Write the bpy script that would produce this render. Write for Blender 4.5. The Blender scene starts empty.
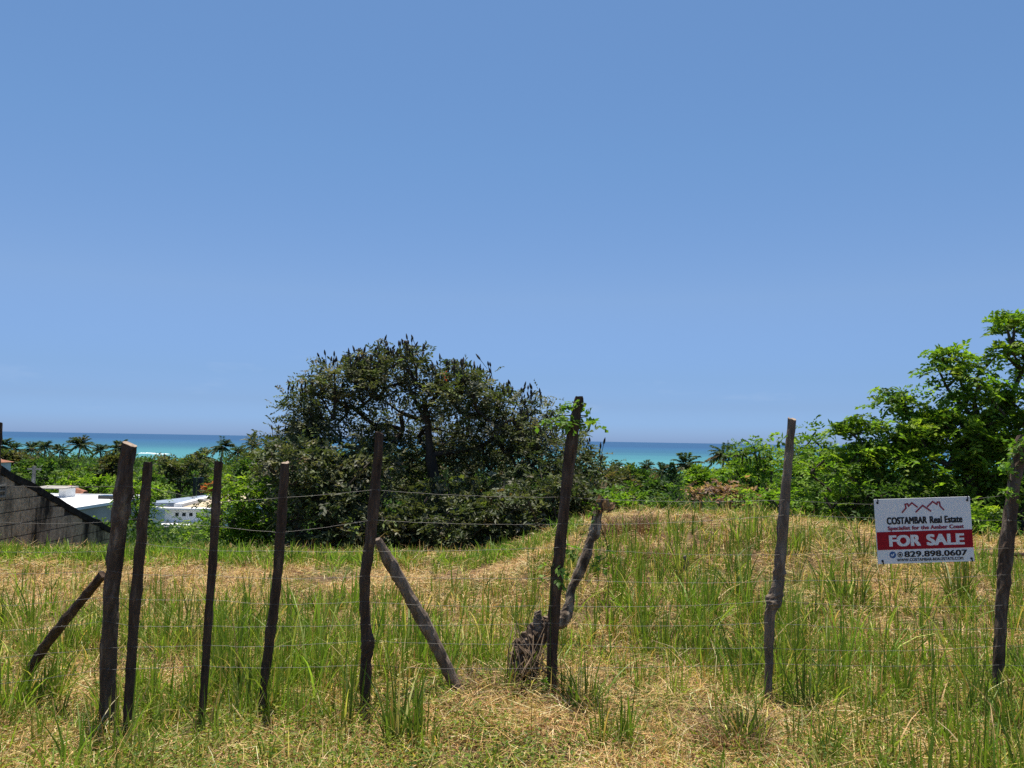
import bpy, math
import numpy as np
from mathutils import Matrix, Vector

# ------------------------------------------------------------------ camera, sky, sun, exposure
SC = bpy.context.scene
COL = SC.collection
F_PX, CAM_Z = 769.0, 1.6
PITCH, ROLL = math.radians(4.165), math.radians(0.975)
ROT = Matrix.Rotation(math.pi / 2 + PITCH, 4, 'X') @ Matrix.Rotation(ROLL, 4, 'Z')
cam_d = bpy.data.cameras.new('camera')
cam = bpy.data.objects.new('camera', cam_d)
COL.objects.link(cam)
cam.matrix_world = Matrix.Translation((0, 0, CAM_Z)) @ ROT
cam_d.sensor_fit = 'HORIZONTAL'
cam_d.sensor_width = 36.0
cam_d.lens = 36.0 * F_PX / 1024.0
cam_d.clip_start = 0.05
cam_d.clip_end = 200000.0
SC.camera = cam

SUN_EL, SUN_AZ = math.radians(79), math.radians(-8)      # azimuth from +Y towards +X
w = bpy.data.worlds.new("World")
SC.world = w
w.use_nodes = True
nt = w.node_tree
sky = nt.nodes.new('ShaderNodeTexSky')
sky.sky_type = 'NISHITA'
sky.sun_disc = False
sky.sun_elevation = SUN_EL
sky.sun_rotation = SUN_AZ
sky.altitude = 0
sky.air_density = 1.0
sky.dust_density = 0.6
sky.ozone_density = 2.0
hsv = nt.nodes.new('ShaderNodeHueSaturation')
hsv.inputs['Saturation'].default_value = 1.0
hsv.inputs['Value'].default_value = 1.0
nt.links.new(sky.outputs[0], hsv.inputs['Color'])
geo_ = nt.nodes.new('ShaderNodeTexCoord'); sep_ = nt.nodes.new('ShaderNodeSeparateXYZ')
nt.links.new(geo_.outputs['Generated'], sep_.inputs[0])
rmp = nt.nodes.new('ShaderNodeValToRGB')                 # clear tropical air: bluer low down than the sky model's horizon
STOPS = [(0.0, (0.45, 0.70, 1.45)), (0.022, (0.41, 0.66, 1.34)), (0.045, (0.40, 0.575, 1.05)), (0.08, (0.44, 0.59, 0.94)), (0.18, (0.635, 0.735, 0.92)), (0.35, (0.655, 0.83, 0.975)), (0.51, (0.675, 0.865, 1.0))]
while len(rmp.color_ramp.elements) < len(STOPS): rmp.color_ramp.elements.new(0.5)
for e_, (p_, c_) in zip(rmp.color_ramp.elements, STOPS): e_.position = p_; e_.color = (*c_, 1)
nt.links.new(sep_.outputs['Z'], rmp.inputs[0])
mul_ = nt.nodes.new('ShaderNodeMix'); mul_.data_type = 'RGBA'; mul_.blend_type = 'MULTIPLY'; mul_.inputs[0].default_value = 1.0
nt.links.new(hsv.outputs[0], mul_.inputs[6]); nt.links.new(rmp.outputs[0], mul_.inputs[7])
# a few faint wisps of cloud low over the sea
mp_ = nt.nodes.new('ShaderNodeMapping'); mp_.inputs['Scale'].default_value = (9, 9, 38)
nt.links.new(geo_.outputs['Generated'], mp_.inputs['Vector'])
nz_ = nt.nodes.new('ShaderNodeTexNoise'); nz_.inputs['Scale'].default_value = 1.0; nz_.inputs['Detail'].default_value = 6
nt.links.new(mp_.outputs[0], nz_.inputs['Vector'])
th_ = nt.nodes.new('ShaderNodeMapRange'); th_.inputs[1].default_value = 0.60; th_.inputs[2].default_value = 0.80; th_.inputs[4].default_value = 0.13
nt.links.new(nz_.outputs['Fac'], th_.inputs[0])
el_ = nt.nodes.new('ShaderNodeValToRGB')
for p_, v_ in ((0.02, 0), (0.04, 1), (0.08, 1), (0.12, 0)):
    e_ = el_.color_ramp.elements.new(p_); e_.color = (v_, v_, v_, 1)
el_.color_ramp.elements[0].color = (0, 0, 0, 1); el_.color_ramp.elements[-1].color = (0, 0, 0, 1)
nt.links.new(sep_.outputs['Z'], el_.inputs[0])
ml_ = nt.nodes.new('ShaderNodeMath'); ml_.operation = 'MULTIPLY'
nt.links.new(th_.outputs[0], ml_.inputs[0]); nt.links.new(el_.outputs[0], ml_.inputs[1])
cl_ = nt.nodes.new('ShaderNodeMix'); cl_.data_type = 'RGBA'
nt.links.new(ml_.outputs[0], cl_.inputs[0]); nt.links.new(mul_.outputs[2], cl_.inputs[6]); cl_.inputs[7].default_value = (5.2, 6.0, 7.2, 1)
nt.links.new(cl_.outputs[2], nt.nodes['Background'].inputs['Color'])
nt.nodes['Background'].inputs['Strength'].default_value = 0.09

sun_d = bpy.data.lights.new('sun', 'SUN')
sun_d.energy = 5.0
sun_d.angle = math.radians(0.5)
sun_d.color = (1.0, 0.94, 0.82)
sun = bpy.data.objects.new('sun', sun_d)
COL.objects.link(sun)
sdir = Vector((math.sin(SUN_AZ) * math.cos(SUN_EL), math.cos(SUN_AZ) * math.cos(SUN_EL), math.sin(SUN_EL)))
sun.rotation_euler = sdir.to_track_quat('Z', 'Y').to_euler()

vs = SC.view_settings
vs.view_transform = 'Standard'
vs.look = 'None'
vs.exposure = 0.5
vs.gamma = 1.0
vs.use_curve_mapping = False
SC.render.engine = 'CYCLES'
SC.cycles.max_bounces = 6
SC.cycles.diffuse_bounces = 3
SC.cycles.glossy_bounces = 2
SC.cycles.transmission_bounces = 3
SC.cycles.transparent_max_bounces = 4
SC.cycles.caustics_reflective = False
SC.cycles.caustics_refractive = False
SC.cycles.use_denoising = False

# ------------------------------------------------------------------ basic helpers
R3 = ROT.to_3x3()
def ray(px, py):
    return R3 @ Vector(((px - 512.0) / F_PX, -(py - 384.0) / F_PX, -1.0))
def P(px, py, y):
    """the world point seen at that photo position, y metres ahead"""
    d = ray(px, py)
    t = y / d.y
    return np.array((d.x * t, y, CAM_Z + d.z * t))

def tag(o, label=None, cat=None, group=None, kind=None):
    for k, v in (('label', label), ('category', cat), ('group', group), ('kind', kind)):
        if v: o[k] = v
    return o
def empty(name, loc, label=None, cat=None, group=None):
    o = bpy.data.objects.new(name, None)
    o.location = Vector([float(v) for v in loc])
    o.empty_display_size = 0.2
    COL.objects.link(o)
    return tag(o, label, cat, group)

def sstep(a, b, x):
    t = np.clip((np.asarray(x, float) - a) / (b - a), 0, 1)
    return t * t * (3 - 2 * t)

def build(name, verts, quads, mat, parent=None, cols=None, smooth=False, mats=None, midx=None, origin=None):
    """ONE mesh object from numpy quads (n,4) or triangles (n,3)."""
    v = np.ascontiguousarray(verts, np.float32)
    if parent is not None and origin is None:
        v = v - np.array(parent.location, np.float32)
        if parent.parent is not None:
            v = v - np.array(parent.parent.location, np.float32)
    if origin is not None:
        v = v - np.array(origin, np.float32)
    q = np.ascontiguousarray(quads, np.int32)
    k = q.shape[1]
    me = bpy.data.meshes.new(name)
    me.vertices.add(len(v)); me.vertices.foreach_set('co', v.ravel())
    me.loops.add(q.size); me.loops.foreach_set('vertex_index', q.ravel())
    me.polygons.add(len(q))
    me.polygons.foreach_set('loop_start', np.arange(len(q), dtype=np.int32) * k)
    me.polygons.foreach_set('loop_total', np.full(len(q), k, np.int32))
    me.polygons.foreach_set('use_smooth', np.full(len(q), bool(smooth)))
    for m in (mats or [mat]): me.materials.append(m)
    if midx is not None: me.polygons.foreach_set('material_index', np.ascontiguousarray(midx, np.int32))
    if cols is not None:
        a = me.color_attributes.new('Col', 'FLOAT_COLOR', 'POINT')
        c = np.ones((len(v), 4), np.float32); c[:, :3] = cols
        a.data.foreach_set('color', c.ravel())
    me.update(calc_edges=True)
    me.validate()
    o = bpy.data.objects.new(name, me)
    COL.objects.link(o)
    if parent is not None: o.parent = parent
    if origin is not None: o.location = Vector([float(t) for t in origin])
    return o

class MB:
    """collects boxes and prisms into one mesh"""
    def __init__(s): s.v, s.f, s.n = [], [], 0
    def add(s, v, f):
        s.v.append(np.asarray(v, float)); s.f.append(np.asarray(f, int) + s.n); s.n += len(v)
    def box(s, x0, x1, y0, y1, z0, z1):
        v = [(x, y, z) for z in (z0, z1) for y in (y0, y1) for x in (x0, x1)]
        s.add(v, [(0, 2, 3, 1), (4, 5, 7, 6), (0, 1, 5, 4), (2, 6, 7, 3), (0, 4, 6, 2), (1, 3, 7, 5)])
    def hexa(s, bot, top):
        """8-corner block from two 4-corner loops"""
        s.add(list(bot) + list(top), [(3, 2, 1, 0), (4, 5, 6, 7), (0, 1, 5, 4), (1, 2, 6, 5), (2, 3, 7, 6), (3, 0, 4, 7)])
    def build(s, name, mat, parent=None, origin=None):
        return build(name, np.concatenate(s.v), np.concatenate(s.f), mat, parent, origin=origin)

def tube(pts, radii, sides=8, rng=None, rough=0.0, cap=True, squash=None):
    """tapered tube along points -> verts, quads (caps as degenerate-free centre fans of quads)"""
    pts = np.asarray(pts, float); n = len(pts)
    radii = np.broadcast_to(np.asarray(radii, float), (n,))
    tang = np.gradient(pts, axis=0)
    tang /= np.linalg.norm(tang, axis=1)[:, None] + 1e-12
    ref = np.array((1.0, 0.13, 0.07)) if abs(tang[0][0]) < 0.8 else np.array((0.1, 0.2, 1.0))
    V = []
    ang = np.linspace(0, 2 * math.pi, sides, endpoint=False)
    for i in range(n):
        a = np.cross(tang[i], ref); a /= np.linalg.norm(a)
        b = np.cross(tang[i], a)
        r = np.full(sides, radii[i])
        if rough: r = r * (1 + rough * rng.standard_normal(sides))
        V.append(pts[i] + np.outer(np.cos(ang) * r, a) + np.outer(np.sin(ang) * r, b))
    V = np.concatenate(V)
    Q = []
    for i in range(n - 1):
        for j in range(sides):
            k = (j + 1) % sides
            Q.append((i * sides + j, i * sides + k, (i + 1) * sides + k, (i + 1) * sides + j))
    if cap and sides % 2 == 0:
        for base, rev in ((0, True), ((n - 1) * sides, False)):
            for j in range(1, sides - 2, 2):
                f = (base, base + j, base + j + 1, base + j + 2)
                Q.append(f[::-1] if rev else f)
    return V, np.array(Q)

def smooth_path(ctrl, n):
    """Catmull-Rom resample of a polyline of (..,) rows"""
    c = np.asarray(ctrl, float)
    c = np.vstack([2 * c[0] - c[1], c, 2 * c[-1] - c[-2]])
    t = np.linspace(0, len(c) - 3 - 1e-9, n)
    i = t.astype(int); u = (t - i)[:, None]
    p0, p1, p2, p3 = c[i], c[i + 1], c[i + 2], c[i + 3]
    return 0.5 * (2 * p1 + (p2 - p0) * u + (2 * p0 - 5 * p1 + 4 * p2 - p3) * u ** 2 + (3 * p1 - p0 - 3 * p2 + p3) * u ** 3)

def vnoise(x, y, seed=0, octaves=3):
    """cheap smooth noise from rotated sines, about -1..1"""
    r = np.random.default_rng(seed)
    out = 0; amp = 1.0; tot = 0
    for o in range(octaves):
        for _ in range(3):
            a = r.uniform(0, 6.28); f = 2 ** o * r.uniform(0.7, 1.4)
            out = out + amp * np.sin(f * (x * np.cos(a) + y * np.sin(a)) + r.uniform(0, 6.28) + 1.3 * np.sin(f * 0.7 * (y * np.cos(a) - x * np.sin(a)) + r.uniform(0, 6.28)))
        tot += amp * 2; amp *= 0.55
    return out / tot

# ------------------------------------------------------------------ materials
def new_mat(name):
    m = bpy.data.materials.new(name); m.use_nodes = True
    t = m.node_tree
    return m, t, t.nodes['Principled BSDF'], t.nodes['Material Output']
def ramp(t, fac, stops):
    r = t.nodes.new('ShaderNodeValToRGB')
    while len(r.color_ramp.elements) < len(stops): r.color_ramp.elements.new(0.5)
    for e, (p, c) in zip(r.color_ramp.elements, stops):
        e.position = p; e.color = (*c, 1)
    t.links.new(fac, r.inputs[0])
    return r.outputs[0]
def noise(t, scale, detail=4, rough=0.6, vec=None, coord='Object'):
    n = t.nodes.new('ShaderNodeTexNoise')
    n.inputs['Scale'].default_value = scale
    n.inputs['Detail'].default_value = detail
    n.inputs['Roughness'].default_value = rough
    if vec is None:
        c = t.nodes.new('ShaderNodeTexCoord'); vec = c.outputs[coord]
    t.links.new(vec, n.inputs['Vector'])
    return n.outputs['Fac']
def stretch(t, s, coord='Object'):
    c = t.nodes.new('ShaderNodeTexCoord'); mp = t.nodes.new('ShaderNodeMapping')
    mp.inputs['Scale'].default_value = s
    t.links.new(c.outputs[coord], mp.inputs['Vector'])
    return mp.outputs[0]
def bump(t, b, h, strength=0.4, dist=0.02):
    n = t.nodes.new('ShaderNodeBump')
    n.inputs['Strength'].default_value = strength; n.inputs['Distance'].default_value = dist
    t.links.new(h, n.inputs['Height']); t.links.new(n.outputs[0], b.inputs['Normal'])
def mat_noise(name, stops, scale, rough=0.8, vec=None, bs=0.4, bd=0.02, detail=5, spec=0.3):
    m, t, b, o = new_mat(name)
    v = stretch(t, vec) if vec else None
    f = noise(t, scale, detail, 0.65, v)
    t.links.new(ramp(t, f, stops), b.inputs['Base Color'])
    b.inputs['Roughness'].default_value = rough
    b.inputs['Specular IOR Level'].default_value = spec
    if bs: bump(t, b, f, bs, bd)
    return m
def mat_leaf(name, rough=0.45, spec=0.4, trans=0.35, warm=(1.25, 1.35, 0.55)):
    """base colour from the mesh's own leaf colours, light passing through the blade"""
    m, t, b, o = new_mat(name)
    a = t.nodes.new('ShaderNodeAttribute'); a.attribute_name = 'Col'
    t.links.new(a.outputs['Color'], b.inputs['Base Color'])
    b.inputs['Roughness'].default_value = rough
    b.inputs['Specular IOR Level'].default_value = spec
    mul = t.nodes.new('ShaderNodeMix'); mul.data_type = 'RGBA'; mul.blend_type = 'MULTIPLY'
    mul.inputs[0].default_value = 1.0
    t.links.new(a.outputs['Color'], mul.inputs[6]); mul.inputs[7].default_value = (*warm, 1)
    tr = t.nodes.new('ShaderNodeBsdfTranslucent')
    t.links.new(mul.outputs[2], tr.inputs['Color'])
    mx = t.nodes.new('ShaderNodeMixShader'); mx.inputs[0].default_value = trans
    t.links.new(b.outputs[0], mx.inputs[1]); t.links.new(tr.outputs[0], mx.inputs[2])
    t.links.new(mx.outputs[0], o.inputs['Surface'])
    return m
def mat_plain(name, col, rough=0.6, spec=0.4, metal=0.0):
    m, t, b, o = new_mat(name)
    b.inputs['Base Color'].default_value = (*col, 1)
    b.inputs['Roughness'].default_value = rough
    b.inputs['Specular IOR Level'].default_value = spec
    b.inputs['Metallic'].default_value = metal
    return m

M_leaf = mat_leaf('leaf', rough=0.55, spec=0.3, trans=0.48)
M_gloss = mat_leaf('glossy_leaf', rough=0.6, spec=0.32, trans=0.3)
M_blade = mat_leaf('grass_blade', rough=0.5, spec=0.3, trans=0.45, warm=(1.2, 1.3, 0.6))
M_straw = mat_leaf('straw', rough=0.6, spec=0.3, trans=0.25, warm=(1.1, 1.0, 0.8))
M_bark = mat_noise('bark', [(0.3, (0.035, 0.026, 0.02)), (0.7, (0.12, 0.095, 0.075))], 6, 0.9, (1, 1, 0.25), 0.7, 0.03)
M_bark_dark = mat_noise('dark_bark', [(0.3, (0.02, 0.016, 0.012)), (0.7, (0.075, 0.058, 0.045))], 6, 0.9, (1, 1, 0.25), 0.7, 0.03)
M_bark_pale = mat_noise('pale_bark', [(0.3, (0.10, 0.085, 0.065)), (0.7, (0.26, 0.23, 0.19))], 6, 0.9, (1, 1, 0.3), 0.6, 0.03)
M_post = mat_noise('weathered_post', [(0.3, (0.030, 0.018, 0.013)), (0.55, (0.088, 0.057, 0.040)), (0.78, (0.21, 0.15, 0.11))], 28, 0.9, (1, 1, 0.18), 0.9, 0.02, spec=0.2)
M_post_old = mat_noise('grey_post', [(0.3, (0.075, 0.054, 0.040)), (0.52, (0.185, 0.140, 0.106)), (0.75, (0.37, 0.30, 0.235))], 24, 0.9, (1, 1, 0.2), 0.9, 0.02, spec=0.2)
M_post_first = mat_noise('rough_dark_post', [(0.3, (0.036, 0.023, 0.016)), (0.52, (0.105, 0.071, 0.051)), (0.72, (0.28, 0.215, 0.16))], 20, 0.9, (1, 1, 0.25), 0.9, 0.02, spec=0.2)
M_cut = mat_noise('sawn_wood', [(0.3, (0.20, 0.14, 0.10)), (0.7, (0.42, 0.32, 0.24))], 40, 0.8, None, 0.3, 0.01)
M_wire = mat_plain('galvanised_wire', (0.17, 0.16, 0.15), 0.6, 0.3, 0.2)
M_white = mat_noise('white_render', [(0.35, (0.62, 0.62, 0.61)), (0.6, (0.80, 0.80, 0.79))], 0.7, 0.7, None, 0.1, 0.01)
M_glass = mat_plain('dark_opening', (0.015, 0.02, 0.025), 0.2, 0.5)

def mat_ground():
    m, t, b, o = new_mat('dry_lot_soil')
    f1 = noise(t, 0.55, 5, 0.6); f2 = noise(t, 9.0, 6, 0.7)
    c1 = ramp(t, f2, [(0.3, (0.035, 0.022, 0.013)), (0.5, (0.10, 0.062, 0.035)), (0.72, (0.24, 0.16, 0.09))])
    c2 = ramp(t, f2, [(0.3, (0.035, 0.05, 0.015)), (0.7, (0.11, 0.14, 0.045))])
    mk = ramp(t, f1, [(0.48, (0, 0, 0)), (0.66, (1, 1, 1))])
    mx = t.nodes.new('ShaderNodeMix'); mx.data_type = 'RGBA'
    t.links.new(mk, mx.inputs[0]); t.links.new(c1, mx.inputs[6]); t.links.new(c2, mx.inputs[7])
    # beyond the brow of the lot the slope is all green scrub
    geo = t.nodes.new('ShaderNodeNewGeometry'); sx = t.nodes.new('ShaderNodeSeparateXYZ')
    t.links.new(geo.outputs['Position'], sx.inputs[0])
    mr = t.nodes.new('ShaderNodeMapRange'); mr.inputs[1].default_value = 12.5; mr.inputs[2].default_value = 16
    t.links.new(sx.outputs['Y'], mr.inputs[0])
    c3 = ramp(t, f2, [(0.3, (0.02, 0.035, 0.010)), (0.7, (0.06, 0.085, 0.028))])
    m2 = t.nodes.new('ShaderNodeMix'); m2.data_type = 'RGBA'
    t.links.new(mr.outputs[0], m2.inputs[0]); t.links.new(mx.outputs[2], m2.inputs[6]); t.links.new(c3, m2.inputs[7])
    t.links.new(m2.outputs[2], b.inputs['Base Color'])
    b.inputs['Roughness'].default_value = 1.0; b.inputs['Specular IOR Level'].default_value = 0.1
    bump(t, b, f2, 0.8, 0.04)
    return m

def mat_sea():
    m, t, b, o = new_mat('sea_water')
    geo = t.nodes.new('ShaderNodeNewGeometry'); sx = t.nodes.new('ShaderNodeSeparateXYZ')
    t.links.new(geo.outputs['Position'], sx.inputs[0])
    # depth bands: turquoise over the sand and reef, deep blue beyond
    mp = stretch(t, (0.0016, 0.006, 1.0))
    n = noise(t, 1.0, 4, 0.6, mp)
    sc_ = t.nodes.new('ShaderNodeMath'); sc_.operation = 'MULTIPLY_ADD'
    sc_.inputs[1].default_value = 520; t.links.new(n, sc_.inputs[0]); t.links.new(sx.outputs['Y'], sc_.inputs[2])
    mr = t.nodes.new('ShaderNodeMapRange'); mr.inputs[1].default_value = 600; mr.inputs[2].default_value = 3200
    t.links.new(sc_.outputs[0], mr.inputs[0])
    c = ramp(t, mr.outputs[0], [(0.0, (0.085, 0.25, 0.25)), (0.16, (0.052, 0.195, 0.22)), (0.36, (0.027, 0.105, 0.17)), (0.7, (0.02, 0.085, 0.18)), (1.0, (0.018, 0.068, 0.155))])
    t.links.new(c, b.inputs['Base Color'])
    b.inputs['Roughness'].default_value = 0.45
    b.inputs['Specular IOR Level'].default_value = 0.12
    wv = noise(t, 1.0, 4, 0.6, stretch(t, (0.03, 0.12, 1)))
    bump(t, b, wv, 0.5, 1.0)
    return m

# ------------------------------------------------------------------ terrain
_cx = np.array([-40, -8, -3.0, -1.4, -0.46, 0.1, 0.69, 1.3, 1.83, 2.6, 3.55, 4.3, 5.0, 6.3, 8.0, 40])
_cz = np.array([-.10, -.10, -.10, -.09, -.05, 0.06, 0.34, 0.50, 0.58, 0.61, 0.59, 0.50, 0.42, 0.30, 0.28, 0.28])
_by = np.array([-400, 0, 5, 11, 14.7, 20, 30, 45, 60, 80, 100, 150, 250, 380, 440, 520])
_bz = np.array([0.2, 0.0, 0, 0, -0.5, -1.55, -3.5, -5.7, -7.4, -9.8, -11.8, -13.9, -14.9, -15.6, -16.8, -22.0])
def H(x, y):
    x = np.asarray(x, float); y = np.asarray(y, float)
    cz = np.interp(x, _cx, _cz)
    b = np.interp(y, _by, _bz)
    up = sstep(5.2, 10.4, y) * (1 - sstep(11.5, 17, y))
    near = sstep(0.5, 3, y) * (1 - sstep(14, 20, y))
    h = b + cz * up + near * (0.03 * vnoise(x * 1.3, y * 1.3, 5) + 0.012 * vnoise(x * 5, y * 5, 6))
    # a small bank of cut straw beside the tall post
    h = h + 0.16 * np.exp(-((x - 0.42) / 0.35) ** 2 - ((y - 8.6) / 0.8) ** 2)
    return h
def G(px, py):
    d = ray(px, py)
    ys = np.linspace(2.0, 60, 5800)
    z = CAM_Z + d.z / d.y * ys
    hz = H(d.x / d.y * ys, ys)
    k = np.argmax(z <= hz)
    y = ys[k] if z[k] <= hz[k] else 11.0
    return np.array((d.x / d.y * y, y, float(H(d.x / d.y * y, y))))

xs = np.unique(np.concatenate([np.linspace(-12, 12, 161), np.linspace(-60, 60, 81), np.linspace(-400, 400, 41), np.linspace(-3000, 3000, 21)]))
ys = np.unique(np.concatenate([np.linspace(1, 16, 121), np.linspace(16, 60, 60), np.linspace(60, 520, 50), np.linspace(-400, 1, 20)]))
GX, GY = np.meshgrid(xs, ys)
vv = np.stack([GX.ravel(), GY.ravel(), H(GX, GY).ravel()], 1)
nx_, ny_ = len(xs), len(ys)
ii = (np.arange(ny_ - 1)[:, None] * nx_ + np.arange(nx_ - 1)[None]).ravel()
tag(build('ground', vv, np.stack([ii, ii + 1, ii + 1 + nx_, ii + nx_], 1), mat_ground(), smooth=True), kind='structure',
    label='dry grassy lot falling away to the green coastal plain')

SEA_Z = -16.0
sv = [(-90000, 395, SEA_Z), (90000, 395, SEA_Z), (90000, 120000, SEA_Z), (-90000, 120000, SEA_Z)]
tag(build('sea', sv, [(0, 1, 2, 3)], mat_sea()), kind='structure', label='turquoise and blue sea reaching the horizon')

# ------------------------------------------------------------------ leaves and trees
def leaf_quads(pos, ax, nrm, L, W, cols, bend=0.25):
    """rhombic leaves: pos base, ax direction, nrm face normal; all (n,..)"""
    n = len(pos)
    side = np.cross(ax, nrm); side /= np.linalg.norm(side, axis=1)[:, None] + 1e-9
    nn = np.cross(side, ax)
    L = np.broadcast_to(L, (n,))[:, None]; W = np.broadcast_to(W, (n,))[:, None]
    mid = pos + ax * L * 0.48 + nn * L * bend * 0.25
    V = np.empty((n, 4, 3))
    V[:, 0] = pos
    V[:, 1] = mid + side * W * 0.5
    V[:, 2] = pos + ax * L - nn * L * bend * 0.2
    V[:, 3] = mid - side * W * 0.5
    Q = np.arange(n * 4).reshape(n, 4)
    return V.reshape(-1, 3), Q, np.repeat(cols, 4, axis=0)

def unit(v): return v / (np.linalg.norm(v, axis=-1, keepdims=True) + 1e-9)

def mixcol(rng, n, palette, weights=None):
    pal = np.array(palette, float)
    k = rng.choice(len(pal), n, p=weights)
    c = pal[k] * rng.uniform(0.75, 1.3, (n, 1)) * rng.uniform(0.93, 1.07, (n, 3))
    return np.clip(c, 0.004, 0.9)

def sprays(rng, centres, outward, per, spread, Lr, pairs, ll, lw, palette, weights=None, droop=0.35, updir=0.4, pinnate=True):
    """leaf sprays round every clump centre; a spray is a rachis with paired leaflets"""
    n = len(centres) * per
    c = np.repeat(centres, per, 0) + rng.standard_normal((n, 3)) * np.array([spread, spread, spread * 0.6])
    o = np.repeat(outward, per, 0)
    d = unit(rng.standard_normal((n, 3)) * np.array([1, 1, 0.55]) + o * 0.8 + np.array([0, 0, updir]))
    base_col = mixcol(rng, n, palette, weights)
    L = Lr * rng.uniform(0.6, 1.25, n)
    up = unit(np.array([0, 0, 1.0]) + rng.standard_normal((n, 3)) * 0.35)
    sd = unit(np.cross(d, up)); nn = unit(np.cross(sd, d))
    pos, ax, nr, cc = [], [], [], []
    for k in range(pairs):
        f = (k + 0.7) / pairs
        p = c + d * (L * f)[:, None] - np.array([0, 0, 1.0]) * (L * droop * f * f)[:, None]
        dd = unit(d - np.array([0, 0, 1.0]) * (2 * droop * f))
        for s in (-1, 1):
            j = rng.standard_normal((n, 3)) * 0.22
            if pinnate:
                a = unit(dd * 0.55 + sd * s + j)
            else:
                a = unit(dd * rng.uniform(0.2, 1, (n, 1)) + sd * s * rng.uniform(0.3, 1, (n, 1)) + nn * rng.uniform(-.4, .6, (n, 1)) + j)
            pos.append(p); ax.append(a); nr.append(unit(nn + rng.standard_normal((n, 3)) * 0.35))
            cc.append(base_col * rng.uniform(0.85, 1.15, (n, 1)))
    pos, ax, nr, cc = map(np.concatenate, (pos, ax, nr, cc))
    m = len(pos)
    return leaf_quads(pos, ax, nr, ll * rng.uniform(0.65, 1.2, m), lw * rng.uniform(0.7, 1.2, m), cc)

def lobe_points(rng, lobes, shell=0.55):
    """clump centres inside ellipsoid lobes, more of them towards the outside, with empty pockets"""
    C, O = [], []
    for (c, r, n) in lobes:
        c = np.array(c, float); r = np.array(r, float)
        d = unit(rng.standard_normal((n, 3)))
        rad = (shell + (1 - shell) * rng.random(n) ** 0.7) * np.where(rng.random(n) < 0.25, rng.uniform(0.3, 1, n), 1)
        rad = rad * rng.uniform(0.85, 1.1, n)
        C.append(c + d * rad[:, None] * r); O.append(d)
    return np.concatenate(C), np.concatenate(O)

def skeleton(rng, trunk, clumps, r0, tip=0.012, jitter=0.06):
    """limbs grown from the trunk polyline to every clump; returns one mesh of tapered branches"""
    nodes = [np.array(p, float) for p in trunk]; par = [-1] + list(range(len(trunk) - 1))
    top = len(nodes) - 1
    order = np.argsort(np.linalg.norm(clumps - nodes[top], axis=1))
    fork = max(1, len(trunk) // 2)
    for i in order:
        t = clumps[i]
        N = np.array(nodes)
        d = np.linalg.norm(N - t, axis=1)
        d[:fork] += 9
        d = d + 0.9 * np.maximum(0, N[:, 2] - t[2]) + 0.35 * np.abs(np.hypot(N[:, 0] - t[0], N[:, 1] - t[1]) > 1.6 * np.abs(N[:, 2] - t[2]))          # grow upwards rather than down
        k = int(np.argmin(d)); a = nodes[k]
        ln = np.linalg.norm(t - a); m = max(1, int(ln / 0.45))
        m = min(m, 5); prev = k
        for s in range(1, m + 1):
            f = s / m
            p = a + (t - a) * f + rng.standard_normal(3) * jitter * ln * (0 if s == m else 0.6) + np.array([0, 0, -0.06 * ln * math.sin(math.pi * f)])
            nodes.append(p); par.append(prev); prev = len(nodes) - 1
    n = len(nodes)
    cnt = np.ones(n)
    for i in range(n - 1, 0, -1): cnt[par[i]] += cnt[i]
    rad = tip + (r0 - tip) * (cnt / cnt[0]) ** 0.62
    rad[len(trunk):] = np.minimum(rad[len(trunk):], max(tip, .40 * r0))
    V, Q, off = [], [], 0
    sides = 6
    ang = np.linspace(0, 2 * math.pi, sides, endpoint=False)
    for i in range(1, n):
        a, b = nodes[par[i]], nodes[i]
        t = b - a; t /= np.linalg.norm(t) + 1e-9
        ref = np.array((1.0, 0, 0)) if abs(t[0]) < 0.8 else np.array((0, 0, 1.0))
        u = np.cross(t, ref); u /= np.linalg.norm(u); v = np.cross(t, u)
        circ = np.outer(np.cos(ang), u) + np.outer(np.sin(ang), v)
        ra = min(rad[par[i]], rad[i] * 1.35)
        V.append(a - t * ra * 0.3 + circ * ra); V.append(b + circ * rad[i])
        j = np.arange(sides); k = (j + 1) % sides
        Q.append(np.stack([j, k, k + sides, j + sides], 1) + off); off += 2 * sides
    return np.concatenate(V), np.concatenate(Q)

def tree(name, label, cat, base, trunk, lobes, spec, r0, seed, group=None, bark=None, leafmat=None, trunkname='trunk', crownname='crown'):
    rng = np.random.default_rng(seed)
    root = empty(name, base, label, cat, group)
    C, O = lobe_points(rng, lobes, spec.get('shell', 0.55))
    sv, sq = skeleton(rng, trunk, C, r0, spec.get('tip', 0.012))
    build(trunkname, sv, sq, bark or M_bark, root, smooth=True)
    kw = {k: v for k, v in spec.items() if k not in ('shell', 'tip')}
    lv, lq, lc = sprays(rng, C, O, **kw)
    build(crownname, lv, lq, leafmat or M_leaf, root, cols=lc)
    return root, C, O

def pxlobe(px, py, rx, ry, Y, n, depth=None):
    """a crown lobe at its place in the world, sized in metres from how large it looks"""
    s = Y / F_PX
    return (P(px, py, Y), (rx * s, (depth if depth else (rx + ry) * 0.5 * s), ry * s), n)
def ground_at(px, Y):
    x = P(px, 440, Y)[0]
    return np.array((x, Y, float(H(x, Y))))
def trunk_line(base, top, n=5, bow=(0, 0, 0), dip=0.25):
    f = np.linspace(0, 1, n)[:, None]
    b = np.array(base) - np.array((0, 0, dip)); t = np.array(top)
    return list(b + (t - b) * f + np.array(bow) * np.sin(math.pi * f))

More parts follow.
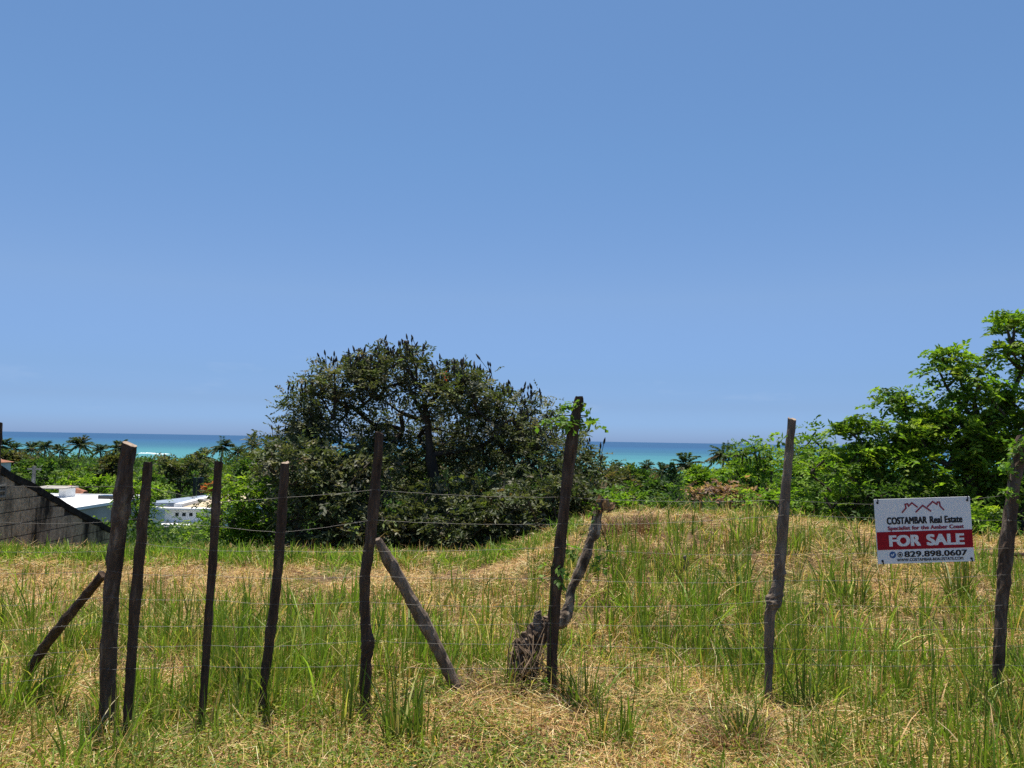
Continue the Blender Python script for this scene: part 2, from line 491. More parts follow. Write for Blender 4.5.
DARKGREEN = [(0.066, 0.086, 0.033), (0.10, 0.116, 0.050), (0.19, 0.19, 0.13), (0.15, 0.19, 0.05), (0.17, 0.12, 0.05)]  # the pale grey tone paints highlights on glossy leaves into the colour
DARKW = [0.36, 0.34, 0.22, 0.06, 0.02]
BRIGHT = [(0.135, 0.235, 0.022), (0.19, 0.30, 0.032), (0.26, 0.36, 0.04), (0.075, 0.145, 0.02)]
BRIGHTW = [0.35, 0.3, 0.15, 0.2]
MIDGREEN = [(0.065, 0.125, 0.024), (0.095, 0.165, 0.032), (0.045, 0.09, 0.02), (0.13, 0.175, 0.04)]
MIDW = [0.35, 0.25, 0.28, 0.12]
OLIVE = [(0.085, 0.095, 0.04), (0.13, 0.125, 0.055), (0.06, 0.08, 0.03), (0.17, 0.13, 0.07)]
OLIVEW = [0.35, 0.25, 0.25, 0.15]
DRY = [(0.34, 0.19, 0.14), (0.44, 0.28, 0.21), (0.22, 0.13, 0.09), (0.12, 0.15, 0.04)]
DRYW = [0.35, 0.25, 0.25, 0.15]

# ---- the big dark tree standing in the middle, just over the brow
YT = 16.0
SP_DARK = dict(per=15, spread=0.20, Lr=0.31, pairs=5, ll=0.092, lw=0.044, palette=DARKGREEN, weights=DARKW, droop=0.3, updir=0.35)
b = ground_at(436, YT)
tl = [b - np.array((0, 0, .3)), P(448, 520, YT), P(436, 488, YT), P(430, 455, YT), P(428, 425, YT), P(424, 400, YT)]
lobes = [pxlobe(350, 386, 46, 28, YT, 34), pxlobe(398, 372, 44, 18, YT, 29), pxlobe(450, 394, 50, 24, YT, 38), pxlobe(320, 412, 36, 26, YT, 26), pxlobe(298, 444, 28, 24, YT, 22),
         pxlobe(507, 414, 40, 22, YT, 31), pxlobe(492, 448, 52, 28, 16.9, 34), pxlobe(346, 446, 54, 18, 16.4, 26), pxlobe(396, 424, 36, 14, 16.9, 16), pxlobe(404, 462, 36, 14, 17.0, 14), pxlobe(440, 446, 34, 22, 17.2, 22), pxlobe(545, 452, 42, 34, YT, 36), pxlobe(578, 490, 28, 34, YT, 30)]
big, bigC, bigO = tree('tulip_tree', 'large dark green spreading tree with upright seed pods above its rounded crown', 'tree', b, tl, lobes, SP_DARK, 0.13, 11, leafmat=M_gloss, bark=M_bark_dark)
rng = np.random.default_rng(12)
V, Q, off = [], [], 0
podC = bigC[(bigO[:, 2] > 0.1)]
cand = []
for c in podC:
    # only clumps that have nothing right above them carry pods against the sky
    if not np.any((np.hypot(bigC[:, 0] - c[0], bigC[:, 1] - c[1]) < 0.3) & (bigC[:, 2] > c[2] + 0.35)): cand.append(c)
for c in cand:
    for _ in range(6):
        p = c + np.array((rng.normal(0, .16), rng.normal(0, .16), rng.uniform(.1, .36)))
        ln = rng.uniform(0.09, 0.17); d = unit(np.array((rng.normal(0, .25), rng.normal(0, .25), 1.0)))
        stem = p - d * 0.22
        v, q = tube([stem, p, p + d * ln * .3, p + d * ln * .65, p + d * ln], [.005, .006, .022, .02, .005], 6)
        V.append(v); Q.append(q + off); off += len(v)
o = build('seed_pods', np.concatenate(V), np.concatenate(Q), mat_noise('seed_pod', [(0.3, (0.02, 0.018, 0.014)), (0.7, (0.06, 0.05, 0.035))], 8, 0.7), big)
o['kind'] = 'stuff'
V, Q, off, CC = [], [], 0, []
for (px, py) in ((443, 375), (446, 378)):
    c = P(px, py, YT - 0.75)
    n = 4
    lv, lq, lc = leaf_quads(c + rng.normal(0, .03, (n, 3)), unit(rng.normal(0, 1, (n, 3)) + (0, -.3, .6)), unit(rng.normal(0, 1, (n, 3))), .06, .035,
                            mixcol(rng, n, [(0.40, 0.06, 0.03)]))
    V.append(lv); Q.append(lq + off); CC.append(lc); off += len(lv)
build('flowers', np.concatenate(V), np.concatenate(Q), M_leaf, big, cols=np.concatenate(CC))['kind'] = 'stuff'

b = ground_at(470, 18.5)
tree('tulip_tree', 'second darker tree half hidden behind the trunk of the large spreading tree', 'tree', b, trunk_line(b, P(462, 440, 18.5), 5, (.2, 0, 0)),
     [pxlobe(395, 480, 44, 30, 18.5, 34), pxlobe(458, 474, 50, 36, 18.5, 44), pxlobe(520, 470, 40, 40, 18.5, 34), pxlobe(345, 478, 34, 28, 18.5, 22)], dict(SP_DARK, per=13, spread=.22), .13, 13, leafmat=M_gloss)
# dark undergrowth shrubs that fill the foot of the big tree
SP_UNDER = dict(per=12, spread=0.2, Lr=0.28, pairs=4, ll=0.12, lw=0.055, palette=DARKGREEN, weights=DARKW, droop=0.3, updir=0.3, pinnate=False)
def shrub(label, px, Y, lobes, spec, seed, mat=None, name='shrub', r0=0.05, cat='shrub', bark=None, stem_top=None):
    b = ground_at(px, Y)
    top = np.mean([l[0] for l in lobes], axis=0)
    return tree(name, label, cat, b, trunk_line(b, top, 4), lobes, spec, r0, seed, leafmat=mat or M_leaf, trunkname='stem', crownname='foliage', bark=bark)
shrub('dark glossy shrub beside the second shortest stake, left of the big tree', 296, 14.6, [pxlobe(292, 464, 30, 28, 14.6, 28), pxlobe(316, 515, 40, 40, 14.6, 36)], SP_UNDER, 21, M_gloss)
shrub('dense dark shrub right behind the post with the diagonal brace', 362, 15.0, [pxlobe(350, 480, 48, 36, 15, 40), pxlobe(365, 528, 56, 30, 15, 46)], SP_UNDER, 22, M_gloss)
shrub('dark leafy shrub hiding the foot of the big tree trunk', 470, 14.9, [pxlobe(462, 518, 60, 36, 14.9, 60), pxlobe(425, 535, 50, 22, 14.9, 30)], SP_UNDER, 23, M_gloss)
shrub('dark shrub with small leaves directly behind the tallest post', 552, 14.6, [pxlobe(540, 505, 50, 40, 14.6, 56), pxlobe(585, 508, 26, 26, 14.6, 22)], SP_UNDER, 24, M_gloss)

# ---- the bright green tree at the right edge
YR = 13.0
SP_BR = dict(per=13, spread=0.11, Lr=0.27, pairs=5, ll=0.105, lw=0.05, palette=BRIGHT, weights=BRIGHTW, droop=0.45, updir=0.5)
b = ground_at(985, YR)
tl = [b - np.array((0, 0, .3)), P(980, 530, YR), P(972, 490, YR), P(968, 455, YR), P(975, 420, YR)]
lobes = [pxlobe(1018, 326, 12, 12, YR, 6), pxlobe(1002, 352, 14, 7, YR, 4), pxlobe(1034, 362, 26, 16, YR, 7), pxlobe(952, 364, 16, 12, YR, 9), pxlobe(966, 386, 24, 16, YR, 12), pxlobe(1000, 408, 28, 16, YR, 13),
         pxlobe(896, 404, 17, 9, YR, 6), pxlobe(872, 424, 10, 5, YR, 4), pxlobe(852, 432, 14, 5, YR, 4), pxlobe(930, 424, 24, 14, YR, 13), pxlobe(958, 432, 34, 24, YR, 22), pxlobe(908, 438, 20, 12, YR, 9),
         pxlobe(1014, 432, 32, 26, YR, 20), pxlobe(1000, 470, 44, 34, YR, 29), pxlobe(890, 458, 28, 18, YR, 16), pxlobe(940, 472, 44, 30, YR, 30), pxlobe(862, 460, 22, 14, YR, 10)]
tree('legume_tree', 'bright green feathery tree rising at the right edge behind the for sale sign', 'tree', b, tl, lobes, SP_BR, 0.13, 31)
# ---- shrubs along the right brow
SP_SH = dict(per=9, spread=0.15, Lr=0.26, pairs=4, ll=0.095, lw=0.045, palette=BRIGHT, weights=BRIGHTW, droop=0.4, updir=0.5)
SP_SHM = dict(SP_SH, palette=MIDGREEN, weights=MIDW)
SP_DRY = dict(per=8, spread=0.15, Lr=0.2, pairs=3, ll=0.085, lw=0.05, palette=DRY, weights=DRYW, droop=0.5, updir=0.2, pinnate=False)
shrub('bright green sapling just right of the knotted post', 820, 15.5, [pxlobe(815, 462, 28, 26, 15.5, 20), pxlobe(822, 440, 14, 12, 15.5, 6), pxlobe(800, 490, 34, 24, 15.5, 22)], SP_SH, 41, name='sapling', cat='sapling')
shrub('leafy green sapling between the knotted post and the dry pink shrub', 755, 17, [pxlobe(750, 450, 10, 7, 17, 6), pxlobe(768, 462, 16, 12, 17, 10), pxlobe(770, 482, 20, 16, 17, 13), pxlobe(745, 478, 16, 12, 17, 9)], SP_SH, 42, name='sapling', cat='sapling')
shrub('bright shrub in front of the feathery tree, left of the sign', 850, 13.2, [pxlobe(850, 480, 40, 34, 13.2, 36), pxlobe(838, 512, 34, 18, 13.2, 16)], SP_SH, 43)
shrub('pale green low shrub at the foot of the knotted post line', 800, 13.4, [pxlobe(790, 512, 28, 16, 13.4, 14), pxlobe(760, 506, 22, 14, 13.4, 10)], SP_SH, 44)
shrub('shaded green shrub behind the upper left corner of the sign', 888, 12.6, [pxlobe(886, 500, 30, 30, 12.6, 26)], SP_SHM, 45)
shrub('dark green shrub behind the top edge of the sign', 942, 12.8, [pxlobe(945, 520, 38, 24, 12.8, 24)], SP_SHM, 46)
shrub('low bright shrub between the sign and the right post', 984, 11.8, [pxlobe(982, 524, 18, 17, 11.8, 14)], SP_SH, 47)
shrub('green shrub at the right edge of the lot beyond the last post', 1022, 12.4, [pxlobe(1022, 510, 30, 32, 12.4, 24)], SP_SHM, 48)
shrub('dry pinkish brown shrub on the brow, left of the knotted post', 725, 15.0, [pxlobe(716, 494, 20, 7, 15, 15), pxlobe(742, 498, 14, 9, 15, 10)], SP_DRY, 49)
shrub('yellow green shrub on the mound crest right of the leaning log', 632, 14.0, [pxlobe(626, 503, 20, 9, 14, 12)], SP_SH, 50)
shrub('low green shrub on the mound crest below the conical tree', 674, 15.0, [pxlobe(675, 503, 26, 8, 15, 15)], SP_SHM, 51)
shrub('olive brown shrub at the right foot of the big tree', 606, 17.0, [pxlobe(604, 488, 20, 22, 17, 15)], dict(SP_SHM, palette=OLIVE, weights=OLIVEW), 52)
# ---- shrubs on the left, just below the brow
shrub('pale green bush left of the big tree, behind the third and fourth stakes', 250, 15.5, [pxlobe(250, 502, 28, 26, 15.5, 44), pxlobe(232, 528, 28, 18, 15.5, 30), pxlobe(270, 532, 24, 16, 15.5, 20)], dict(SP_SH, spread=0.2), 53)
shrub('green bush under the low grey wall between the two slim stakes', 180, 21, [pxlobe(182, 545, 36, 13, 21, 34)], dict(SP_SHM, spread=0.2), 54)
shrub('leafy green bush seen between the two thick left posts', 140, 24, [pxlobe(140, 503, 13, 26, 24, 22), pxlobe(136, 532, 24, 16, 24, 20)], dict(SP_SH, spread=0.24, ll=0.13, lw=0.06), 55)
shrub('olive bush between the slim stake and the white block house', 222, 27, [pxlobe(222, 506, 20, 22, 27, 22)], dict(SP_SHM, palette=OLIVE, weights=OLIVEW, spread=0.25, ll=0.13, lw=0.06), 56)

# ---- trees of the coastal plain
def plain_tree(label, px, py_top, Y, wpx, hpx, seed, pal=(MIDGREEN, MIDW), name='tree', n=46):
    s = Y / F_PX
    b = ground_at(px, Y)
    r = np.random.default_rng(seed)
    lobes = []
    for k in range(5):
        lx = px + r.uniform(-.32, .32) * wpx; ly = py_top + hpx * r.uniform(.32, .62)
        lobes.append(pxlobe(lx, ly, wpx * r.uniform(.24, .34), hpx * .34, Y, n // 5, depth=wpx * .3 * s))
    top = P(px, py_top + hpx * .5, Y)
    sc = s * 5.0
    spec = dict(per=10, spread=wpx * s * .055, Lr=sc * 1.6, pairs=3, ll=sc * .8, lw=sc * .42, palette=pal[0], weights=pal[1], droop=.35, updir=.45, pinnate=False, tip=.03)
    return tree(name, label, 'tree', b, trunk_line(b, top, 4), lobes, spec, .02 * Y ** .5 + .1, seed)
PT = [
    ('broad green tree behind the white flat roof at left', 70, 456, 84, 70, 34, (MIDGREEN, MIDW)),
    ('bright yellow green tree just above the white flat roof', 84, 473, 62, 58, 26, (BRIGHT, BRIGHTW)),
    ('dark green tree above the low end of the block wall', 38, 458, 95, 46, 30, (MIDGREEN, MIDW)),
    ('olive brown tree left of the thickest post', 106, 455, 105, 32, 34, (OLIVE, OLIVEW)),
    ('pale olive tree above the top of the block wall', 14, 452, 120, 40, 22, (OLIVE, OLIVEW)),
    ('dark round tree behind the blue grey roof', 180, 454, 105, 52, 36, (DARKGREEN, DARKW)),
    ('green tree right of the orange ball shrub on the white house', 236, 461, 88, 40, 40, (MIDGREEN, MIDW)),
    ('dull green tree peeping between the two thick left posts', 146, 470, 75, 30, 34, (MIDGREEN, MIDW)),
    ('small dark tree at the left flank of the big tree, near the sea', 262, 448, 130, 30, 30, (DARKGREEN, DARKW)),
    ('green tree left of the slender stub palm by the sea', 640, 466, 110, 34, 30, (MIDGREEN, MIDW)),
    ('olive green tree on the coast right of the leaning log', 618, 470, 90, 30, 26, (OLIVE, OLIVEW)),
    ('bright tree below the tufted palm in the middle of the coast', 700, 466, 80, 44, 28, (BRIGHT, BRIGHTW)),
    ('dark green tree right below the slender palm', 652, 482, 70, 26, 18, (MIDGREEN, MIDW)),
    ('green tree right of the tall radio mast', 742, 458, 75, 34, 34, (BRIGHT, BRIGHTW)),
    ('dark green tree seen through the saplings beyond the knotted post', 800, 452, 60, 40, 34, (MIDGREEN, MIDW)),
    ('far green tree low under the breakers right of the knotted post', 838, 458, 90, 40, 22, (MIDGREEN, MIDW)),
]
for i, (lab, px, pt, Y, wp, hp, pal) in enumerate(PT):
    plain_tree(lab, px, pt, Y, wp, hp, 200 + i, pal)

# conical tree
def conical(px, py_top, Y, label):
    rng = np.random.default_rng(77)
    b = ground_at(px, Y); top = P(px, py_top, Y)
    root = empty('conical_tree', b, label, 'tree')
    v, q = tube([b - np.array((0, 0, .3)), (b + top) / 2, top], [.14, .09, .02], 6)
    build('trunk', v, q, M_bark, root)
    h = top[2] - b[2]; n = 4000
    f = rng.random(n) ** .9 * .98
    a = rng.uniform(0, 6.28, n); r = (1 - f) ** .9 * .27 * h * rng.uniform(.2, 1.1, n)
    c = b + np.stack([np.cos(a) * r, np.sin(a) * r, .12 * h + f * h * .9], 1)
    lv, lq, lc = leaf_quads(c, unit(np.stack([np.cos(a), np.sin(a), rng.uniform(.1, .9, n)], 1)), unit(rng.standard_normal((n, 3))), .24, .10, mixcol(rng, n, [(0.035, 0.08, 0.045), (0.055, 0.11, 0.06)]))
    build('crown', lv, lq, M_leaf, root, cols=lc)
conical(672, 463, 90, 'narrow dark conical tree standing alone against the sea')

# palms
def palm(label, px, py_top, Y, rpx, seed, lean=0.0):
    """py_top: top of the crown; rpx: crown radius as it looks"""
    rng = np.random.default_rng(seed)
    s = Y / F_PX; r = rpx * s * 1.25 * rng.uniform(.8, 1.12)
    py_top += rng.uniform(-1, 2); lean += rng.uniform(-3, 3)
    b = ground_at(px, Y)
    hub = P(px + lean, py_top + rpx * .75, Y)
    root = empty('coconut_palm', b, label, 'palm', 'coconut palms along the coast')
    bb = b + np.array((rng.uniform(-1, 1), 0, -.3))
    f = np.linspace(0, 1, 7)[:, None]
    line = bb + (hub - bb) * f + np.array((rng.uniform(-.6, .6), 0, 0)) * np.sin(math.pi * f)
    v, q = tube(line, np.linspace(.2, .12, 7), 8)
    build('trunk', v, q, M_bark_pale, root, smooth=True)
    pos, ax, nr, cc = [], [], [], []
    nf = 30
    for k in range(nf):
        a = k * 2.4 + rng.uniform(-.2, .2); el = rng.uniform(-.5, 1.2) if k > 3 else rng.uniform(.8, 1.4)
        d = np.array((math.cos(a) * math.cos(el), math.sin(a) * math.cos(el), math.sin(el)))
        L = r * rng.uniform(.85, 1.2); m = 16
        t = np.linspace(.12, 1, m)[:, None]
        p = hub + d * L * t - np.array((0, 0, 1.0)) * L * .30 * t ** 2
        dd = unit(d - np.array((0, 0, .60)) * t)
        sd = unit(np.cross(dd, np.array((0, 0, 1.0))))
        base = mixcol(rng, 1, [(0.045, 0.075, 0.025), (0.065, 0.095, 0.03), (0.10, 0.11, 0.045), (0.16, 0.12, 0.06)], [.45, .35, .14, .06])
        for sgn in (-1, 1):
            pos.append(p); ax.append(unit(sd * sgn * .8 + dd * .6 - np.array((0, 0, .35)) + rng.normal(0, .1, (m, 3))))
            nr.append(unit(rng.normal(0, .4, (m, 3)) + np.array((0, 0, 1.0)))); cc.append(np.repeat(base, m, 0) * rng.uniform(.85, 1.15, (m, 1)))
    pos, ax, nr, cc = map(np.concatenate, (pos, ax, nr, cc))
    lv, lq, lc = leaf_quads(pos, ax, nr, r * .30, r * .085, cc)
    build('crown', lv, lq, M_leaf, root, cols=lc)
PALMS = [
    ('coconut palm at the far left edge, above the block wall', 3, 438, 130, 9), ('small coconut palm second from the far left edge', 15, 443, 150, 8),
    ('coconut palm left of the twin crowns near the left edge', 29, 442, 165, 8), ('rounded coconut palm right of the twin crowns near the left edge', 43, 440, 150, 9),
    ('low coconut palm left of the tallest of the left palms', 61, 443, 140, 8), ('tallest bushy coconut palm left of the thickest post', 81, 436, 120, 10),
    ('yellowing coconut palm just left of the thickest post', 102, 444, 125, 9), ('coconut palm touching the top of the thickest post', 118, 440, 115, 10),
    ('low coconut palm left of the slim third stake', 201, 449, 130, 9), ('dark coconut palm directly above the slim third stake', 220, 439, 105, 11),
    ('hazy coconut palm between the slim stake and the big tree', 237, 444, 150, 8), ('coconut palm at the left flank of the big tree', 252, 438, 140, 9),
    ('tiny coconut palm beside the breaker, right of the big tree', 617, 462, 190, 6), ('stub coconut palm left of the slender one by the sea', 645, 461, 140, 7),
    ('slender coconut palm left of the conical tree', 661, 463, 100, 9), ('tufted coconut palm right of the conical tree', 687, 453, 90, 13),
    ('coconut palm directly left of the radio mast', 722, 446, 85, 12), ('coconut palm directly right of the radio mast', 739, 450, 95, 10),
    ('coconut palm behind the green sapling left of the knotted post', 762, 456, 85, 10)]
for i, (lab, px, pt, Y, rp) in enumerate(PALMS):
    palm(lab, px, pt, Y, rp, 300 + i)

# far woods and scrub on the plain: one mass that nobody could count
def scatter_wood(name, label, boxes, seed):
    rng = np.random.default_rng(seed)
    V, Q, CC, off = [], [], [], 0
    for (x0, x1, y0, y1, n, hgt, rad, ls, pal, wts) in boxes:
        x = rng.uniform(x0, x1, n); y = rng.uniform(y0, y1, n)
        h = hgt * rng.uniform(.5, 1.1, n)
        m = 90
        d = unit(rng.standard_normal((n, m, 3))); d[..., 2] = np.abs(d[..., 2])
        c = np.stack([x, y, H(x, y)], 1)[:, None, :] + np.array((0, 0, 1.0)) * (h * .55)[:, None, None] + d * np.stack([np.full(n, rad), np.full(n, rad), h * .5], 1)[:, None, :] * rng.uniform(.7, 1.1, (n, m, 1))
        low = rng.random((n, m)) < .3
        c[..., 2] -= np.where(low, rng.uniform(0, 1, (n, m)) * h[:, None] * .6, 0)
        cc = mixcol(rng, n, pal, wts)[:, None, :] * rng.uniform(.8, 1.2, (n, m, 1))
        lv, lq, lc = leaf_quads(c.reshape(-1, 3), unit(d.reshape(-1, 3) * .6 + rng.standard_normal((n * m, 3)) * .8), unit(d.reshape(-1, 3) + rng.standard_normal((n * m, 3)) * .5), ls * rng.uniform(.7, 1.3, n * m), ls * .55, cc.reshape(-1, 3))
        V.append(lv); Q.append(lq + off); CC.append(lc); off += len(lv)
    tag(build(name, np.concatenate(V), np.concatenate(Q), M_leaf, cols=np.concatenate(CC)), label, kind='stuff')
scatter_wood('woods', 'far green woods covering the coastal plain below the lot', [
    (-300, -30, 190, 385, 800, 6.5, 4.0, 1.3, MIDGREEN, MIDW), (-30, 300, 190, 385, 800, 4.2, 4.0, 1.2, MIDGREEN, MIDW), (-190, -35, 110, 190, 380, 8.2, 3.2, .8, MIDGREEN, MIDW), (-35, 190, 110, 190, 420, 3.0, 3.2, .8, MIDGREEN, MIDW),
    (-75, -20, 82, 110, 70, 4, 2.4, .5, MIDGREEN, MIDW), (-18, 90, 48, 110, 420, 2.8, 2.2, .42, MIDGREEN, MIDW)], 400)
scatter_wood('undergrowth', 'green scrub covering the slope below the brow of the lot', [
    (-40, -6, 17, 28, 420, .8, .8, .10, MIDGREEN, MIDW), (-6, 45, 17, 30, 900, .7, .9, .12, MIDGREEN, MIDW), (-8, 45, 30, 48, 500, 1.1, 1.2, .2, MIDGREEN, MIDW), (-60, -14, 31, 33.5, 90, .8, .9, .16, MIDGREEN, MIDW), (-45, -12, 44, 57, 120, .8, 1.1, .2, MIDGREEN, MIDW)], 401)

# breakers on the reef
def breakers():
    rng = np.random.default_rng(9)
    V, Q, off = [], [], 0
    for (px0, px1, py) in ((141, 153, 453.3), (155, 159, 454.0), (161, 168, 454.2), (618, 633, 467.6), (795, 804, 466)):
        z0 = SEA_Z
        d = ray((px0 + px1) / 2, py); Y = (z0 - CAM_Z) / d.z * d.y
        xa, xb = P(px0, py, Y)[0], P(px1, py, Y)[0]
        n = 24
        x = np.linspace(xa, xb, n); f = np.linspace(-1, 1, n)
        hgt = .75 * np.sqrt(np.clip(1 - f ** 2, 0, 1)) * rng.uniform(.5, 1.1, n) + .05
        yy = Y + 4 * np.sin(f * 2 + rng.uniform(0, 6)) + rng.normal(0, .8, n)
        prof = [(-7, .02), (-3, .35), (-.5, 1.0), (.6, .8), (3, .02)]
        v = np.array([(x[i], yy[i] + a, z0 + .02 + hgt[i] * b_) for (a, b_) in prof for i in range(n)])
        q = [(j * n + i, j * n + i + 1, (j + 1) * n + i + 1, (j + 1) * n + i) for j in range(len(prof) - 1) for i in range(n - 1)]
        V.append(v); Q.append(np.array(q) + off); off += len(v)
    tag(build('surf_foam', np.concatenate(V), np.concatenate(Q), mat_noise('foam', [(0.35, (0.30, 0.44, 0.46)), (0.6, (0.78, 0.82, 0.82))], .4, .9, None, .3, .3), smooth=True), 'white breaking foam on the reef offshore', kind='stuff')
breakers()

# ------------------------------------------------------------------ houses below the lot
M_roof_white = mat_noise('white_roof_coating', [(0.35, (0.66, 0.66, 0.66)), (0.6, (0.82, 0.82, 0.82))], .5, .6, None, .1, .01)
M_wall_beige = mat_noise('beige_render', [(0.35, (0.34, 0.31, 0.28)), (0.65, (0.46, 0.42, 0.38))], 1.2, .9, None, .2, .01)
M_tile = mat_noise('terracotta', [(0.35, (0.22, 0.085, 0.05)), (0.65, (0.36, 0.16, 0.09))], 5, .8, None, .4, .03)
M_tan = mat_noise('tan_roof', [(0.35, (0.40, 0.32, 0.21)), (0.65, (0.58, 0.48, 0.34))], 1.2, .9, (.3, 2, 1), .2, .01)
M_slate = mat_noise('blue_grey_roof', [(0.35, (0.16, 0.20, 0.27)), (0.65, (0.30, 0.35, 0.42))], 3, .6, (4, .3, 1), .2, .02)
M_grey = mat_noise('grey_block', [(0.3, (0.13, 0.125, 0.115)), (0.7, (0.30, 0.29, 0.27))], 3, .95, None, .4, .02)

# white flat roof at left
zr = float(P(80, 507, 33)[2])
xr = float(P(80, 507, 33)[0]); xl = xr - 6.5
gz = float(H(xr, 36)) - 1.2
h = empty('flat_roofed_house', ((xl + xr) / 2, 34, gz), 'low house with bright white flat roof beyond the block wall', 'house')
m = MB(); m.box(xl + .25, xr - .12, 28.25, 39.2, gz, zr - .12); m.build('wall', M_wall_beige, h)
m = MB(); m.box(xl, xr, 28, 39.5, zr - .12, zr); rf = m.build('roof', M_roof_white, h)
m = MB(); m.box(xl, xr, 28, 28.2, zr, zr + .05); m.box(xl, xl + .2, 28.2, 39.3, zr, zr + .05); m.box(xl, xr, 39.3, 39.5, zr, zr + .05); m.build('parapet', M_roof_white, rf)
xa = float(P(59, 490, 37.6)[0])
m = MB(); m.box(xa, xa + .35, 37.6, 38.4, zr + .004, zr + .42); m.build('stair_head', M_white, h)
m = MB(); m.hexa([(xa - 1.2, 37.4, zr + .423), (xa + .4, 37.4, zr + .423), (xa + .4, 38.6, zr + .423), (xa - 1.2, 38.6, zr + .423)],
                 [(xa - 1.2, 37.4, zr + .47), (xa + .4, 37.4, zr + .47), (xa + .4, 38.6, zr + .50), (xa - 1.2, 38.6, zr + .50)]); m.build('canopy', M_wall_beige, h)
m = MB(); x2 = float(P(67, 492, 40.2)[0]); x3 = float(P(84, 494, 40.2)[0])
m.hexa([(x2, 39.6, zr - .3), (x3, 39.6, zr - .3), (x3, 41, zr - .3), (x2, 41, zr - .3)], [(x2, 40.2, zr + .40), (x3, 40.2, zr + .12), (x3, 40.5, zr + .12), (x2, 40.5, zr + .40)])
m.build('tiled_roof', M_tile, h)
m = MB(); xb = float(P(104, 500, 37.2)[0]); m.box(xb - .3, xb + .5, 37.2, 37.8, zr + .004, zr + .16); m.build('roof_hatch', M_glass, h)
m = MB(); m.box(xr - .123, xr - .105, 35.2, 36.1, zr - 1.7, zr - .9); m.build('window', M_glass, h)

# white block house
Y0 = 60.0
zr = float(P(188, 508, Y0)[2]); xl = float(P(165, 508, Y0)[0]); xr = float(P(214, 508, Y0)[0])
gz = float(H(xl, 62)) - 1.0
h = empty('block_house', ((xl + xr) / 2, 64, gz), 'white house with a row of small square wall openings below the lot', 'house')
m = MB(); m.box(xl, xr, Y0, 72, gz, zr - .12); wl = m.build('wall', M_white, h)
m = MB(); m.box(xl - .35, xr + .2, Y0 - .35, Y0 + .6, zr - .12, zr); m.build('roof_edge', M_white, h)
for px in (177, 184, 191, 198):
    xo = float(P(px, 514, Y0)[0]); zo = float(P(px, 514.5, Y0)[2])
    m = MB(); m.box(xo - .13, xo + .13, Y0 - .012, Y0 + .05, zo - .13, zo + .13); m.build('opening', M_glass, h)
xd = float(P(180, 500, Y0)[0])
zb = float(P(190, 492, 72)[2])
m = MB(); m.hexa([(xd, Y0 + .6, zr - .1), (xr, Y0 + .6, zr - .1), (xr, 72, zb - .1), (xd, 72, zb - .1)], [(xd, Y0 + .6, zr + .02), (xr, Y0 + .6, zr + .02), (xr, 72, zb), (xd, 72, zb)]); m.build('tan_roof', M_tan, h)
m = MB(); m.hexa([(xd - .7, Y0 + .6, zr + .0), (xd - .1, Y0 + .6, zr + .0), (xd + .25, 71, zb - .3), (xd - .1, 71, zb - .3)], [(xd - .7, Y0 + .6, zr + .25), (xd - .1, Y0 + .6, zr + .25), (xd + .25, 71, zb + .28), (xd - .1, 71, zb + .28)]); m.build('parapet', M_white, h)
xs0 = float(P(154, 497, 66)[0])
m = MB(); m.hexa([(xs0, 63, zr - .1), (xd - .6, 62, zr - .1), (xd - .1, 73, zb - .2), (xs0 + .6, 72, zb - .75)], [(xs0, 63, zr + .05), (xd - .72, 62, zr + .22), (xd - .12, 73, zb + .08), (xs0 + .6, 72, zb - .55)]); m.build('slate_roof', M_slate, h)
m = MB(); m.box(xl + .2, xr - 1.0, Y0 - 1.6, Y0 - .02, zr - 1.25, zr - 1.12); m.build('awning', M_white, h)
m = MB(); m.box(xs0 + .3, xl - .01, Y0 + 2, 71, gz, zr - .15); m.build('side_wall', M_white, h)
for px in (196, 200, 203):
    xo = float(P(px, 485, 73)[0])
    m = MB(); m.box(xo - .12, xo + .12, 72.6, 72.85, zb - 2, zb + 1.3); m.build('column', M_glass, h)
# orange ball shrub (croton) on the terrace
shrub('orange red rounded shrub beside the white block house roof', 209, 71, [pxlobe(209, 488, 5, 5, 71, 14)], dict(per=8, spread=.12, Lr=.2, pairs=3, ll=.2, lw=.13, palette=[(0.45, 0.12, 0.05), (0.5, 0.2, 0.09)], weights=[.6, .4], droop=.2, updir=.3, pinnate=False), 61)
# small far house
Y0 = 76.0
zr = float(P(13, 464, Y0)[2]); xl = float(P(-70, 464, Y0)[0]); xr = float(P(-22, 464, Y0)[0]); gz = float(H(xl, 78)) - 1
h = empty('tiled_house', ((xl + xr) / 2, 79, gz), 'far small white house with terracotta roof, above the wall at left edge', 'house')
m = MB(); m.box(xl, xr, Y0, 81, gz, zr); m.build('wall', M_white, h)
m = MB(); xt = xr + .25; m.hexa([(xl - .2, Y0 - .2, zr + .002), (xt, Y0 - .2, zr + .002), (xt, 81.2, zr + .002), (xl - .2, 81.2, zr + .002)], [(xl, 78, zr + .5), (xt - .8, 78, zr + .5), (xt - .8, 79, zr + .5), (xl, 79, zr + .5)]); m.build('roof', M_tile, h)
# low grey boundary wall
zt = float(P(178, 527, 29)[2]); xl = float(P(136, 527, 29)[0]); xr = float(P(222, 527, 29)[0])
gz = float(H(xl, 29)) - .4
h = empty('boundary_wall', ((xl + xr) / 2, 29.1, gz), 'low grey boundary wall in front of the white block house', 'wall')
m = MB(); m.box(xl, xr, 29, 29.15, gz, zt - .06); m.build('blockwork', M_grey, h)
m = MB(); m.box(xl - .02, xr + .02, 28.97, 29.18, zt - .058, zt); m.build('coping', M_grey, h)
